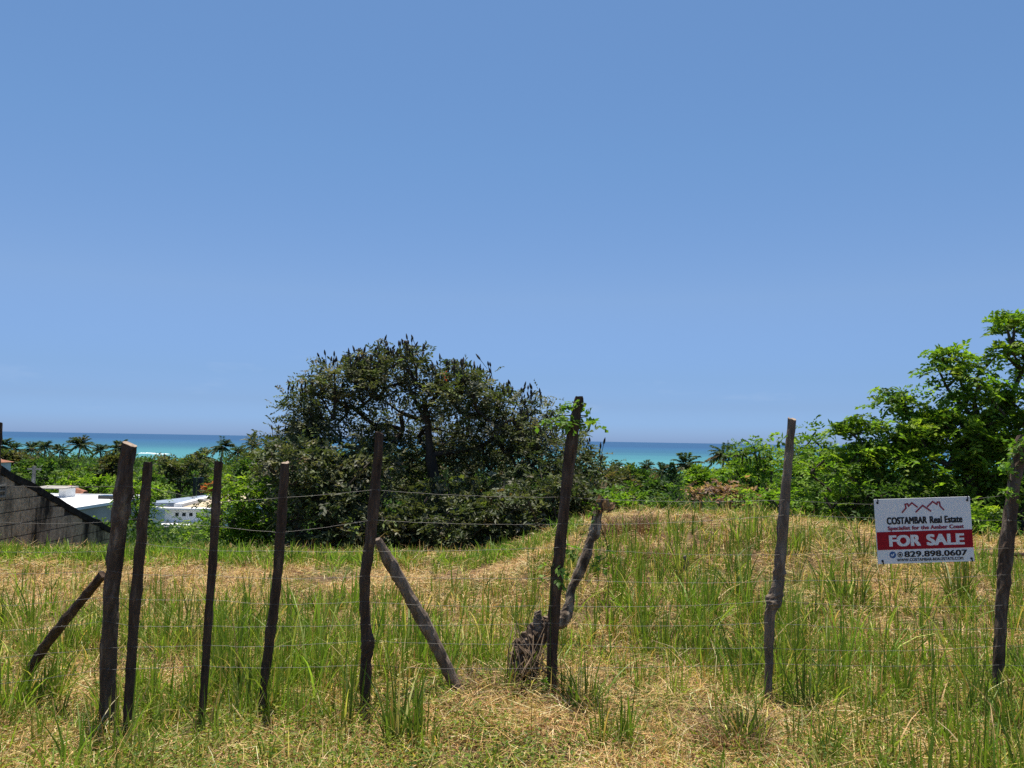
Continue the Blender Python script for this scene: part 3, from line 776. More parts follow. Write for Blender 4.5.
# radio mast
b = ground_at(728, 140); tp = P(728, 440, 140)
h = empty('radio_mast', b, 'thin radio mast standing among the coconut palms', 'mast')
v, q = tube([b - np.array((0, 0, .3)), (b + tp) / 2, tp], [.12, .10, .05], 6); build('pole', v, q, M_grey, h)
for k in range(3):
    m = MB(); m.box(tp[0] - .5 + .08 * k, tp[0] + .5 - .08 * k, tp[1] - .03, tp[1] + .03, tp[2] - 1.6 + .5 * k, tp[2] - 1.54 + .5 * k); m.build('crossarm', M_grey, h)
# grey concrete lamp pole beyond the block wall
b = ground_at(35, 40); tp = P(34.5, 466, 40)
h = empty('utility_pole', b, 'short grey concrete pole beyond the raking block wall', 'pole')
v, q = tube([b - np.array((0, 0, .3)), (b + tp) / 2, tp], [.14, .11, .09], 8); build('shaft', v, q, M_grey, h)
m = MB(); m.box(tp[0] - .35, tp[0] + .35, tp[1] - .05, tp[1] + .05, tp[2] - .2, tp[2] - .12); m.build('crossarm', M_grey, h)

# ------------------------------------------------------------------ raking block wall at left
XW = -7.8
def mat_blocks():
    m, t, b, o = new_mat('stained_blockwork')
    f = noise(t, 1.6, 6, .7); g = noise(t, 14, 5, .7)
    v = stretch(t, (1.2, 1.2, .35)); s = noise(t, 2.2, 5, .65, v)
    c = ramp(t, g, [(.3, (.26, .20, .14)), (.7, (.58, .47, .34))])
    d = ramp(t, g, [(.3, (.016, .014, .012)), (.7, (.05, .045, .038))])
    k = ramp(t, s, [(.46, (0, 0, 0)), (.66, (1, 1, 1))])
    mx = t.nodes.new('ShaderNodeMix'); mx.data_type = 'RGBA'
    t.links.new(k, mx.inputs[0]); t.links.new(c, mx.inputs[6]); t.links.new(d, mx.inputs[7])
    t.links.new(mx.outputs[2], b.inputs['Base Color'])
    b.inputs['Roughness'].default_value = 1; b.inputs['Specular IOR Level'].default_value = .1
    bump(t, b, g, .6, .02)
    return m
M_blk = mat_blocks()
M_moss = mat_noise('black_mould', [(.3, (.010, .009, .008)), (.7, (.045, .040, .034))], 9, 1, None, .7, .03, spec=.1)
M_mortar = mat_noise('mortar', [(.3, (.03, .027, .024)), (.7, (.085, .078, .07))], 18, 1, None, .5, .02, spec=.1)
def wtop(y):
    za = P(0, 463, 11.71)[2]; zb_ = P(105, 521, 14.74)[2]
    return za + (zb_ - za) * (y - 11.71) / (14.74 - 11.71)
wall = empty('block_wall', (XW, 12.5, -.6), 'mouldy concrete block wall with a steeply raking top at left', 'wall')
rng = np.random.default_rng(5)
mb, mo = MB(), MB()
y_end, y_beg = 15.4, 8.2
ztop_cap = wtop(10.3)
row = 0; z = -1.25
while z < ztop_cap + .2:
    y = y_beg - (.2 if row % 2 else 0)
    while y < y_end:
        ya, yb = max(y, y_beg) + .006, min(y + .4, y_end) - .006
        if yb - ya > .05:
            zt_a = min(wtop(max(ya, 10.3)), ztop_cap) - .09; zt_b = min(wtop(max(yb, 10.3)), ztop_cap) - .09
            ta, tb = min(z + .187, zt_a), min(z + .187, zt_b)
            if tb - z > .015:
                j = rng.uniform(-.005, .004)
                mb.hexa([(XW - .15, ya, z), (XW + j, ya, z), (XW + j, yb, z), (XW - .15, yb, z)], [(XW - .15, ya, ta), (XW + j, ya, ta), (XW + j, yb, tb), (XW - .15, yb, tb)])
        y += .4
    z += .2; row += 1
mb.build('blockwork', M_blk, wall)
# mortar body set back behind the block faces
yy = [y_beg + .003, 10.3, y_end - .003]
for a, b2 in ((yy[0], yy[1]), (yy[1], yy[2])):
    ta, tb = wtop(max(a, 10.3)) - .10, wtop(max(b2, 10.3)) - .10
    mo.hexa([(XW - .14, a, -1.3), (XW - .012, a, -1.3), (XW - .012, b2, -1.3), (XW - .14, b2, -1.3)], [(XW - .14, a, ta), (XW - .012, a, ta), (XW - .012, b2, tb), (XW - .14, b2, tb)])
mo.build('mortar', M_mortar, wall)
cp = MB()
yc = np.linspace(10.3, y_end + .05, 24)
jit = rng.normal(0, .012, 24)
for i in range(23):
    a, b2 = yc[i], yc[i + 1]
    ta, tb = wtop(a) + jit[i], wtop(b2) + jit[i + 1]
    cp.hexa([(XW - .19, a, ta - .12), (XW + .010, a, ta - .12), (XW + .010, b2, tb - .12), (XW - .19, b2, tb - .12)], [(XW - .18, a, ta), (XW + .008, a, ta), (XW + .008, b2, tb), (XW - .18, b2, tb)])
cp.hexa([(XW - .19, y_beg, ztop_cap - .12), (XW + .010, y_beg, ztop_cap - .12), (XW + .010, 10.3, ztop_cap - .12), (XW - .19, 10.3, ztop_cap - .12)], [(XW - .18, y_beg, ztop_cap), (XW + .008, y_beg, ztop_cap), (XW + .008, 10.3, ztop_cap), (XW - .18, 10.3, ztop_cap)])
cp.build('coping', M_moss, wall)
# pale ventilation block with a cross
pv = P(4, 491.5, 11.8)
vb = MB(); zc, yc0 = pv[2], 11.8
for (a, b2, c, d) in ((-.17, .17, .07, .10), (-.17, .17, -.10, -.07), (-.17, -.14, -.07, .07), (.14, .17, -.07, .07), (-.015, .015, -.07, .07)):
    vb.box(XW + .007, XW + .028, yc0 + a, yc0 + b2, zc + c, zc + d)
vb.box(XW + .007, XW + .024, yc0 - .14, yc0 + .14, zc - .012, zc + .012)
vb.build('vent_block', mat_noise('pale_concrete', [(.3, (.18, .17, .15)), (.7, (.34, .32, .29))], 12, 1, None, .4, .01), wall)

# ------------------------------------------------------------------ fence posts
def post_mesh(name, ctrl, Y, mat, seed, parent, lean=0.0, cut=True, sides=12, wscale=1.0, bury=True, ragged=.085):
    """ctrl rows: photo x, photo y, width; Y depth at the base (lean = extra depth at the top)"""
    rng = np.random.default_rng(seed)
    c = np.array(ctrl, float)
    k = len(c)
    f = np.linspace(1, 0, k)
    rows = []
    for (px, py, wd), ff in zip(c, f):
        yd = Y + lean * ff
        rows.append(list(P(px, py, yd)) + [wd * .5 * yd / F_PX * wscale])
    if bury:
        last, prev = np.array(rows[-1]), np.array(rows[-2])
        dr = last[:3] - prev[:3]; dr /= np.linalg.norm(dr)
        rows.append(list(last[:3] + dr * .35) + [last[3]])
    n = 40
    s = smooth_path(rows, n)
    s[:, :2] += np.stack([vnoise(np.linspace(0, 9, n) + seed * 3, 0 * s[:, 0], seed), vnoise(np.linspace(0, 9, n) + seed * 7, 0 * s[:, 0], seed + 1)], 1) * s[:, 3:4] * .09
    s[:, 3] *= 1 + .11 * vnoise(np.linspace(0, 16, n) + seed, 0 * s[:, 0], seed + 2)
    v, q = tube(s[:, :3], s[:, 3], sides, rng, ragged)
    # slanted, ragged saw cut at the top (row 0)
    top = v[:sides]; ctr = s[0, :3]
    rel = top - ctr
    v[:sides, 2] += rel[:, 0] * rng.uniform(-.35, .35) + rel[:, 1] * ((.08 if wscale < .82 else .22) if cut else -.15) + rng.normal(0, .003, sides)
    midx = np.zeros(len(q), int)
    ncap = (sides - 2) // 2
    if cut: midx[-2 * ncap:-ncap] = 1
    return build(name, v, q, None, parent, mats=[mat, M_cut], midx=midx), s
FP = [  # label, control points, depth, material
    ('dark blunt post tip leaning in at the very left edge', [(-2.5, 423, 11), (-9, 500, 12), (-16, 600, 12), (-24, 722, 12)], 4.25, M_post),
    ('thickest rough fence post, leftmost upright, with weathered grey bark', [(129.5, 444, 18), (122, 500, 20), (113.5, 575, 19), (109, 640, 18), (107, 722, 18)], 4.28, M_post_first),
    ('dark leaning fence post close beside the thickest one', [(148.5, 462, 10), (141.5, 540, 12), (134, 620, 11.5), (127.5, 722, 10)], 4.26, M_post),
    ('slimmest dark fence stake in front of the white block house', [(218.5, 462, 9), (214, 540, 9.5), (208.5, 620, 9), (202, 714, 8)], 4.42, M_post),
    ('slim dark stake with a pale sawn top, left of the big tree', [(285, 463, 9.5), (281, 530, 11), (275, 600, 11), (268, 655, 10.5), (261, 712, 9)], 4.5, M_post),
    ('crooked dark fence post propped by the right diagonal brace', [(379.5, 433, 9), (374.5, 500, 11.5), (370, 540, 12.5), (365, 580, 12.5), (365.5, 620, 11.5), (368, 645, 14.5), (366, 665, 12), (364.5, 711, 11)], 4.6, M_post),
    ('tallest fence post sprouting green leaves near its tip', [(579.5, 397, 9.5), (577, 410, 11.5), (571, 445, 13), (563, 520, 13), (557, 580, 12.5), (553, 630, 12.5), (551, 694, 11.5)], 4.92, M_post),
    ('grey fence post with a swollen knot halfway up', [(792, 419, 9), (786.5, 480, 10.5), (780.5, 555, 12), (778.5, 582, 13), (774, 600, 17), (769.5, 620, 11.5), (768, 698, 10)], 4.9, M_post_old),
    ('rightmost fence post beside the sign with leafy shoots on top', [(1023, 436, 12), (1012.5, 500, 14.5), (1004.5, 570, 14), (1000, 630, 13), (997.5, 702, 12)], 5.02, M_post_first),
]
POSTS = []
for i, (lab, ctrl, Y, mt) in enumerate(FP):
    bp = P(ctrl[-1][0], ctrl[-1][1], Y)
    r = empty('fence_post', bp, lab, 'fence post', 'rough wooden posts of the wire fence')
    ob, s = post_mesh('stake', ctrl, Y, mt, 500 + i, r, cut=i in (1, 4, 7), wscale=.80 if i == 1 else .87)
    POSTS.append((r, s, Y))
SP_SHOOT = dict(per=4, spread=.028, Lr=.075, pairs=3, ll=.042, lw=.028, palette=[(.10, .19, .025), (.14, .25, .035), (.2, .3, .06)], weights=[.45, .35, .2], droop=.5, updir=.3, pinnate=False)
def shoots(post, Y, spots, seed, nm='leafy_shoot'):
    rng = np.random.default_rng(seed)
    C = np.array([P(a, b2, Y + rng.uniform(-.07, .07)) for a, b2 in spots])
    O = unit(rng.normal(0, 1, C.shape))
    lv, lq, lc = sprays(rng, C, O, **SP_SHOOT)
    line = C[np.argsort(-C[:, 2])]
    tv, tq = tube(smooth_path(line, 6 * len(line)) if len(line) > 2 else line, .0035, 6)      # the green stem that carries the leaves
    lq = np.concatenate([lq, tq + len(lv)]); lc = np.concatenate([lc, np.tile((.10, .13, .04), (len(tv), 1))]); lv = np.concatenate([lv, tv])
    build(nm, lv, lq, M_leaf, post, cols=lc)
shoots(POSTS[6][0], 4.92, [(572, 402), (565, 409), (559, 415), (554, 421), (566, 421), (586, 404), (588, 416), (585, 424), (575, 425), (593, 423)], 1)
shoots(POSTS[6][0], 4.92, [(553, 566), (551, 577), (567, 545), (550, 688)], 2, 'climbing_vine')
shoots(POSTS[8][0], 5.02, [(1021, 440), (1016, 446), (1025, 450), (1012, 460), (1008, 472), (1024, 462), (1011, 484), (1008, 492)], 3)
shoots(POSTS[7][0], 4.9, [(785, 437), (784.5, 438)], 4)

# braces
for i, (lab, ctrl, Y, lean, mt) in enumerate([
    ('left diagonal brace leaning against the thickest post', [(103, 574, 8), (82, 600, 9.5), (55, 633, 9.5), (36, 660, 9), (21, 692, 8)], 4.75, -.38, M_post),
    ('right diagonal brace, grey pole leaning against the crooked post', [(377.5, 539, 9.5), (397, 575, 11.5), (420, 615, 12.5), (441, 655, 12.5), (462, 700, 11)], 4.85, -.16, M_post_old)]):
    r = empty('fence_brace', P(ctrl[-1][0], ctrl[-1][1], Y), lab, 'brace', 'diagonal braces propping the fence posts')
    post_mesh('pole', ctrl, Y, mt, 540 + i, r, lean=lean, cut=False)

# stump with a broken leaning branch
YS = 5.12
st = empty('tree_stump', P(528, 700, YS), 'old stump with a broken pale branch leaning behind the tallest post', 'stump')
post_mesh('bole', [(552, 618, 11), (543, 627, 17), (532, 639, 22), (525, 656, 26), (522, 676, 31), (524, 706, 40)], YS, M_post_first, 560, st, sides=16, cut=False, ragged=.15)
post_mesh('branch', [(601.5, 501, 6), (597, 516, 9), (594.5, 533, 10.5), (590, 541, 9), (586, 556, 9.5), (577, 577, 9), (571, 590, 8.5), (569, 605, 9), (563, 618, 14), (551, 626, 13), (538, 640, 16)], YS + .02, mat_noise('bleached_branch', [(.38, (.04, .027, .018)), (.52, (.13, .095, .068)), (.68, (.42, .35, .27))], 14, .9, (1, 1, .4), .8, .02), 561, st, lean=.12, bury=False, cut=False)
post_mesh('stub', [(538, 611, 6), (538, 622, 9), (539, 636, 11)], YS - .03, M_post_old, 562, st, bury=False, cut=False)
rng = np.random.default_rng(3)
shoots(st, YS + .1, [(608, 494), (616, 493), (596, 508), (598, 562), (608, 550)], 6)
r = np.random.default_rng(88)
dl = empty('dead_leaf', P(604, 508, YS + .12), 'curled brown dead leaf caught on the tip of the leaning branch', 'dead leaf')
lv, lq, lc = leaf_quads(P(603, 512, YS + .12) + r.normal(0, .012, (9, 3)), unit(r.normal(0, .5, (9, 3)) + (0, 0, 1)), unit(r.normal(0, 1, (9, 3))), .10, .06, mixcol(r, 9, [(.30, .19, .12), (.22, .13, .08)]), .6)
build('blade', lv, lq, M_straw, dl, cols=lc)
# bleached stick on the mound
g = G(688, 575)
s_ = empty('dead_branch', g, 'curved bleached stick lying on the straw of the mound', 'stick')
c_ = [P(684, 556, g[1]), P(687, 562, g[1]), P(685, 569, g[1]), P(688, 576, g[1]), P(692, 581, g[1])]
v, q = tube(smooth_path(c_, 14), np.linspace(.018, .03, 14), 8, r, .08); build('wood', v, q, M_bark_pale, s_)
g = G(1000, 557)
rl = empty('wooden_rail', (g[0], g[1], g[2]), 'dark straight pole lying level behind the rightmost post', 'pole')
pa, pb = P(968, 554.5, g[1]), P(1075, 556.5, g[1])
v, q = tube(smooth_path([pa, (pa + pb) / 2 + np.array((0, 0, .01)), pb], 12), .026, 8, r, .06); build('log', v, q, M_post, rl)

# ------------------------------------------------------------------ barbed wire
WY = [  # photo heights of each strand at the nine posts
    [488, 488, 489, 498, 497, 490, 492, 494, 490], [520, 517, 518, 526, 528, 518, 518, 521, 519], [550, 546, 546, 552, 553, 548, 548, 551, 546],
    [577, 572, 572, 577, 577, 575, 577, 578, 576], [602, 597, 597, 600, 601, 597, 600, 600, 600], [627, 622, 622, 622, 623, 621, 621, 620, 623],
    [652, 647, 647, 644, 645, 640, 642, 641, 645], [678, 671, 670, 667, 667, 663, 662, 662, 668]]
ORD = ['topmost', 'second', 'third', 'fourth', 'fifth', 'sixth', 'seventh', 'lowest']
wire_pts = []
for k, hs in enumerate(WY):
    rng = np.random.default_rng(700 + k)
    knots = []
    for (root, s, Y), yy in zip(POSTS, hs):
        # where the strand crosses the camera side of this post
        pys = []
        for row in s:
            d = R3.transposed() @ Vector((row[0], row[1], row[2] - CAM_Z))
            pys.append(384 + F_PX * d.y / d.z)
        j = int(np.argmin(np.abs(np.array(pys) - yy)))
        knots.append(np.array((s[j, 0], s[j, 1] - s[j, 3] - .002, s[j, 2])))
    knots.append(knots[-1] + np.array((1.9, .15, .02)))
    pts = []
    for i in range(len(knots) - 1):
        a, b2 = knots[i], knots[i + 1]
        L = np.linalg.norm(b2 - a); sag = .012 * L * rng.uniform(.4, 1.5)
        if k == 0 and i == 7: sag = .045
        n = max(4, int(L / .05))
        for f in np.linspace(0, 1, n, endpoint=False):
            pts.append(a + (b2 - a) * f - np.array((0, 0, 4 * sag * f * (1 - f))) + rng.normal(0, .0012, 3))
    pts.append(knots[-1]); pts = np.array(pts)
    if k == 0: wire_pts = pts
    v, q = tube(pts, .0008, 4, cap=False)
    V, Q, off = [v], [q], len(v)
    dist = np.concatenate([[0], np.cumsum(np.linalg.norm(np.diff(pts, axis=0), axis=1))])
    for dd in np.arange(.06, dist[-1], .13):
        c = np.array([np.interp(dd, dist, pts[:, t]) for t in range(3)])
        for a in range(2):
            e = unit(rng.normal(0, 1, 3) * np.array((.5, 1, 1)))
            v, q = tube([c - e * .010, c, c + e * .010], [.0004, .0011, .0004], 4, cap=False)
            V.append(v); Q.append(q + off); off += len(v)
    tag(build('barbed_wire', np.concatenate(V), np.concatenate(Q), M_wire, origin=knots[0]), f'{ORD[k]} of the eight barbed wire strands on the fence', 'wire', 'barbed wire strands strung along the posts')

# ------------------------------------------------------------------ sign
YSG = 4.885
c00, c10, c01, c11 = P(873, 499.5, YSG), P(969.5, 496.5, YSG), P(879, 564, YSG), P(974, 561, YSG)
ctr = (c00 + c10 + c01 + c11) / 4
ux = unit((c10 - c00) + (c11 - c01)); uz = (c00 - c01) + (c10 - c11); uz = unit(uz - ux * np.dot(uz, ux)); uy = np.cross(uz, ux)
SW = (np.linalg.norm(c10 - c00) + np.linalg.norm(c11 - c01)) / 2; SH = (np.linalg.norm(c00 - c01) + np.linalg.norm(c10 - c11)) / 2
sign = empty('for_sale_sign', (0, 0, 0), 'white and red real estate FOR SALE sign hanging on the fence wires', 'sign')
M4 = Matrix.Identity(4)
for i in range(3): M4[i][0], M4[i][1], M4[i][2], M4[i][3] = ux[i], uy[i], uz[i], ctr[i]
sign.matrix_world = M4
M_sw = mat_noise('sign_white', [(.3, (.83, .83, .84)), (.7, (.87, .87, .88))], 6, .6, None, 0, spec=.15)
M_red = mat_plain('sign_red', (.36, .012, .022), .6, .15)
M_blk_ink = mat_plain('sign_black', (.012, .012, .016), .45)
M_ink_red = mat_plain('sign_text_red', (.30, .02, .05), .45)
M_blue = mat_plain('sign_blue', (.03, .11, .30), .4)
M_wt = mat_plain('sign_letter_white', (.82, .82, .83), .45)
def sbox(name, x0, x1, z0, z1, y, mat, th=.0012):
    m = MB(); m.box(x0, x1, y - th, y, z0, z1)
    o = m.build(name, mat); o.parent = sign; return o
m = MB(); m.box(-SW / 2, SW / 2, -.004, .004, -SH / 2, SH / 2); o = m.build('panel', M_sw); o.parent = sign
def sx(px): return (px - 100) / 770 * SW - SW / 2        # crop positions on the sign face
bz1, bz0 = SH * (.5 - .508), SH * (.5 - .785)
sbox('red_band', -SW / 2 + .001, SW / 2 - .001, bz0, bz1, -.0045, M_red)
def text(name, body, x0, x1, z0, hgt, y, mat, bold=.0):
    """lettering x0..x1 wide, capital height hgt, baseline z0; weight from slightly shifted layers of ink"""
    cu = bpy.data.curves.new(name, 'FONT'); cu.body = body; cu.size = 1; cu.extrude = .0; cu.space_character = 1.0 + bold
    ob = bpy.data.objects.new(name, cu); COL.objects.link(ob)
    bpy.context.view_layer.update()
    me = bpy.data.meshes.new_from_object(ob.evaluated_get(bpy.context.evaluated_depsgraph_get()))
    bpy.data.objects.remove(ob)
    co = np.empty(len(me.vertices) * 3, np.float32); me.vertices.foreach_get('co', co); co = co.reshape(-1, 3)
    me.calc_loop_triangles()
    tr = np.empty(len(me.loop_triangles) * 3, np.int32); me.loop_triangles.foreach_get('vertices', tr); tr = tr.reshape(-1, 3)
    mn, mxx = co.min(0), co.max(0); w_ = mxx[0] - mn[0] + 2 * bold
    sc_x = (x1 - x0) / w_; sc_z = hgt / (.70 + bold)
    V, Q = [], []
    k = 0
    for dx in (0, .5, 1, 1.5, 2):
        for dz in (0, 1):
            out = np.zeros_like(co)
            out[:, 0] = x0 + (co[:, 0] - mn[0] + dx * bold) * sc_x
            out[:, 1] = y - k * .00008
            out[:, 2] = z0 + (co[:, 1] + dz * bold) * sc_z
            V.append(out); Q.append(tr + len(co) * k); k += 1
        if bold == 0: break
    o = build(name, np.concatenate(V), np.concatenate(Q), mat); o.parent = sign
    return o
def fz(f): return SH * (.5 - f)                            # fraction down the face
text('company_lettering', 'COSTAMBAR', -SW * .385, SW * .035, fz(.395), SH * .112, -.0052, M_blk_ink, .058)
text('company_lettering', 'Real Estate', SW * .063, SW * .405, fz(.395), SH * .112, -.0052, M_blk_ink, .055)
text('tagline_lettering', 'Specialist for the Amber Coast', -SW * .38, SW * .415, fz(.485), SH * .062, -.0052, M_ink_red, .05)
text('sale_lettering', 'FOR', -SW * .375, -SW * .045, fz(.735), SH * .175, -.0062, M_wt, .055)
text('sale_lettering', 'SALE', SW * .015, SW * .41, fz(.735), SH * .175, -.0062, M_wt, .055)
text('phone_lettering', '829.898.0607', -SW * .225, SW * .43, fz(.905), SH * .09, -.0052, M_blk_ink, .035)
text('web_lettering', 'WWW.COSTAMBAR-REALESTATE.COM', -SW * .305, SW * .385, fz(.97), SH * .046, -.0052, M_blk_ink, .03)
def disc(name, x, z, r, y, mat, n=24, inner=0):
    a = np.linspace(0, 2 * math.pi, n, endpoint=False)
    ring = np.stack([x + np.cos(a) * r, np.full(n, y), z + np.sin(a) * r], 1)
    if inner:
        r2 = np.stack([x + np.cos(a) * inner, np.full(n, y), z + np.sin(a) * inner], 1)
        j = np.arange(n); k = (j + 1) % n
        o = build(name, np.vstack([ring, r2]), np.stack([j, k, k + n, j + n], 1), mat)
    else:
        ring = ring[::1]
        o = build(name, np.vstack([ring, ring[:1]]), [tuple(range(n))], mat)
    o.parent = sign
    return o
def stroke(name, pts, wd, y, mat):
    """mitred flat strip along points (x,z)"""
    p = np.array(pts, float); t = np.gradient(p, axis=0)
    seg = unit(np.diff(p, axis=0))
    V, Q = [], []
    nrm = np.stack([-seg[:, 1], seg[:, 0]], 1)
    for i in range(len(p)):
        if i == 0: nn = nrm[0]
        elif i == len(p) - 1: nn = nrm[-1]
        else:
            nn = nrm[i - 1] + nrm[i]; nn = nn / max(.35, np.dot(nn, nn) / 2) if np.dot(nn, nn) > 0 else nrm[i]
        for sg in (-.5, .5): V.append((p[i][0] + nn[0] * wd * sg, y, p[i][1] + nn[1] * wd * sg))
    for i in range(len(p) - 1): Q.append((2 * i, 2 * i + 2, 2 * i + 3, 2 * i + 1))
    o = build(name, V, Q, mat); o.parent = sign; return o
zi = fz(.865)
disc('phone_icon', -SW * .345, zi, SH * .052, -.0052, M_blue)
stroke('handset_mark', [(-SW * .36, zi + SH * .012), (-SW * .353, zi - SH * .014), (-SW * .342, zi - SH * .008), (-SW * .332, zi + SH * .022)], SH * .016, -.0056, M_wt)
disc('chat_icon', -SW * .268, zi, SH * .043, -.0052, M_blk_ink)
disc('chat_ring', -SW * .268, zi, SH * .029, -.0056, M_wt, inner=SH * .020)
U = lambda a, b2: ((a - 485) / 770 * SW, fz((b2 - 140) / 505))
stroke('roof_logo', [U(315, 250), U(350, 215), U(345, 185), U(365, 182), U(372, 200), U(400, 175), U(445, 212)], SH * .024, -.0052, M_ink_red)
stroke('roof_logo', [U(425, 250), U(485, 198), U(550, 246)], SH * .024, -.0056, M_ink_red)
stroke('roof_logo', [U(520, 212), U(568, 170), U(600, 193), U(605, 176), U(622, 176), U(626, 208), U(655, 240)], SH * .024, -.0052, M_ink_red)
for (x, z) in ((-SW * .47, fz(.055)), (SW * .47, fz(.055)), (-SW * .455, fz(.955)), (SW * .47, fz(.955))):
    m = MB(); e = .0075
    a = np.linspace(0, 6.283, 8, endpoint=False)
    v, q = tube([(x, -.0065, z), (x, .0062, z)], [e, e], 8); o = build('grommet', v, q, M_blk_ink); o.parent = sign
    sg = 1 if z > 0 else -1
    v, q = tube([(x, -.007, z), (x + .004, -.008, z + .014 * sg), (x + .002, -.002, z + .03 * sg)], [.0035, .003, .002], 6); o = build('wire_tie', v, q, M_blk_ink); o.parent = sign

# ------------------------------------------------------------------ grass
def blades(pos, head, h, lean, width, cols, segs=3, curl=.5, tipcol=None):
    """upright curving blades: pos root, head = lean heading angle, h height, lean = how far the tip goes sideways (fraction of h)"""
    n = len(pos)
    dirv = np.stack([np.cos(head), np.sin(head), np.zeros(n)], 1)
    rot = np.random.default_rng(len(pos)).uniform(0, 6.28, n)
    side = np.stack([np.cos(rot), np.sin(rot), np.zeros(n)], 1)
    V = np.empty((n, segs + 1, 2, 3)); C = np.empty((n, segs + 1, 2, 3))
    for i in range(segs + 1):
        t = i / segs
        x = lean * h * (t * (1 - curl) + curl * t ** 2.2); z = h * (t - .35 * np.minimum(lean, 1.2) * t ** 2.4)
        c = pos + dirv * x[:, None]; c[:, 2] += z
        wd = width * (1 - .92 * t ** 1.6) * .5
        V[:, i, 0] = c - side * wd[:, None]; V[:, i, 1] = c + side * wd[:, None]
        cc = cols if tipcol is None else cols * (1 - t) + tipcol * t
        C[:, i] = cc[:, None, :]
    idx = np.arange(n * (segs + 1) * 2).reshape(n, segs + 1, 2)
    Q = np.stack([idx[:, :-1, 0], idx[:, :-1, 1], idx[:, 1:, 1], idx[:, 1:, 0]], -1).reshape(-1, 4)
    return V.reshape(-1, 3), Q, C.reshape(-1, 3)

def wedge(rng, n, y0, y1, power=1.0, margin=1.6):
    """points over the part of the lot in front of and behind the fence, denser close by"""
    y = y0 * (y1 / y0) ** (rng.random(n) ** power)
    x = rng.uniform(-1, 1, n) * (.68 * y + margin)
    return x, y
def photo_xy(x, y):
    p = R3.transposed()
    z = H(x, y) - CAM_Z
    cx = p[0][0] * x + p[0][1] * y + p[0][2] * z; cy = p[1][0] * x + p[1][1] * y + p[1][2] * z; cz = p[2][0] * x + p[2][1] * y + p[2][2] * z
    return 512 - F_PX * cx / cz, 384 + F_PX * cy / cz

def lushness(x, y):
    """how green the lot is at a spot (0 straw, 1 tall green grass)"""
    L = .49 + .42 * vnoise(x * 1.5 + 3, y * 1.5, 31, 3) + .16 * vnoise(x * 5, y * 5, 32, 2)
    mid = np.exp(-((y - 6.1) / 1.35) ** 2)
    L = L + .19 * mid + .12 * sstep(.8, 1.6, x) * sstep(4.6, 5.4, y) * (1 - sstep(8, 9.5, y)) - .30 * sstep(7.4, 8.8, y) * (1 - sstep(.6, 1.6, x)) - .06 * sstep(8.2, 10, y) * (x > 1.0) - .16 * (1 - sstep(4.0, 5.0, y)) + .5 * sstep(9.7, 10.2, y) * (1 - sstep(.4, 1.2, x))
    L = L - .35 * np.exp(-((x - .05) / .8) ** 2 - ((y - 4.6) / .45) ** 2)
    L = L - .75 * np.exp(-((x + 2.35) / .42) ** 2 - ((y - 5.15) / .28) ** 2)
    return np.clip(L, 0, 1)

GREENS = [(.135, .225, .022), (.18, .28, .030), (.24, .34, .045), (.085, .15, .020), (.30, .33, .08)]
GREENW = [.33, .27, .17, .13, .10]
STRAWS = [(.66, .43, .17), (.76, .55, .26), (.48, .28, .11), (.20, .11, .048), (.50, .45, .12), (.84, .68, .40)]
STRAWW = [.26, .20, .20, .17, .08, .09]

# 1 cut straw lying all over the lot
rng = np.random.default_rng(801)
n = 420000
x, y = wedge(rng, n, 2.4, 13.0, .9)
keep = rng.random(n) < (1.0 - .45 * lushness(x, y)) * np.clip(.66 + .75 * vnoise(x * 3.1, y * 3.1, 45, 3), .08, 1); x, y = x[keep], y[keep]; n = len(x)
clump = vnoise(x * 2.2, y * 2.2, 44, 3)
wide = 1 + .10 * np.clip(y - 5, 0, 8)
L = rng.uniform(.05, .21, n) * np.where(rng.random(n) < .06, 1.6, 1); a = rng.uniform(0, 6.28, n) + 1.2 * clump
el = np.abs(rng.normal(0, .22, n)) * np.where(rng.random(n) < .12, 3.0, 1)
z0 = H(x, y) + rng.random(n) ** 1.6 * (.05 + .09 * np.clip(clump, 0, 1))
d = np.stack([np.cos(a) * np.cos(el), np.sin(a) * np.cos(el), np.sin(el)], 1)
pos = np.stack([x, y, z0], 1)
side = unit(np.cross(d, unit(np.array((0, 0, 1.0)) + rng.normal(0, .5, (n, 3)))))
wd = rng.uniform(.0017, .0042, n) * wide
bow = rng.normal(0, .10, n) * L
V = np.empty((n, 3, 2, 3))
for i, t in enumerate((0, .5, 1)):
    c = pos + d * (L * t)[:, None]; c[:, 2] += (4 * t * (1 - t)) * bow * .6 - .10 * L * t * t * (el < .5)
    c += side * (bow * 4 * t * (1 - t))[:, None]
    ww = wd * (1, .9, .35)[i] * .5
    V[:, i, 0] = c - side * ww[:, None]; V[:, i, 1] = c + side * ww[:, None]
idx = np.arange(n * 6).reshape(n, 3, 2)
Q = np.stack([idx[:, :-1, 0], idx[:, :-1, 1], idx[:, 1:, 1], idx[:, 1:, 0]], -1).reshape(-1, 4)
cs = mixcol(rng, n, STRAWS, STRAWW)
tag(build('straw', V.reshape(-1, 3), Q, M_straw, cols=np.repeat(cs, 6, 0)), 'dry cut straw lying over the whole lot', kind='stuff')

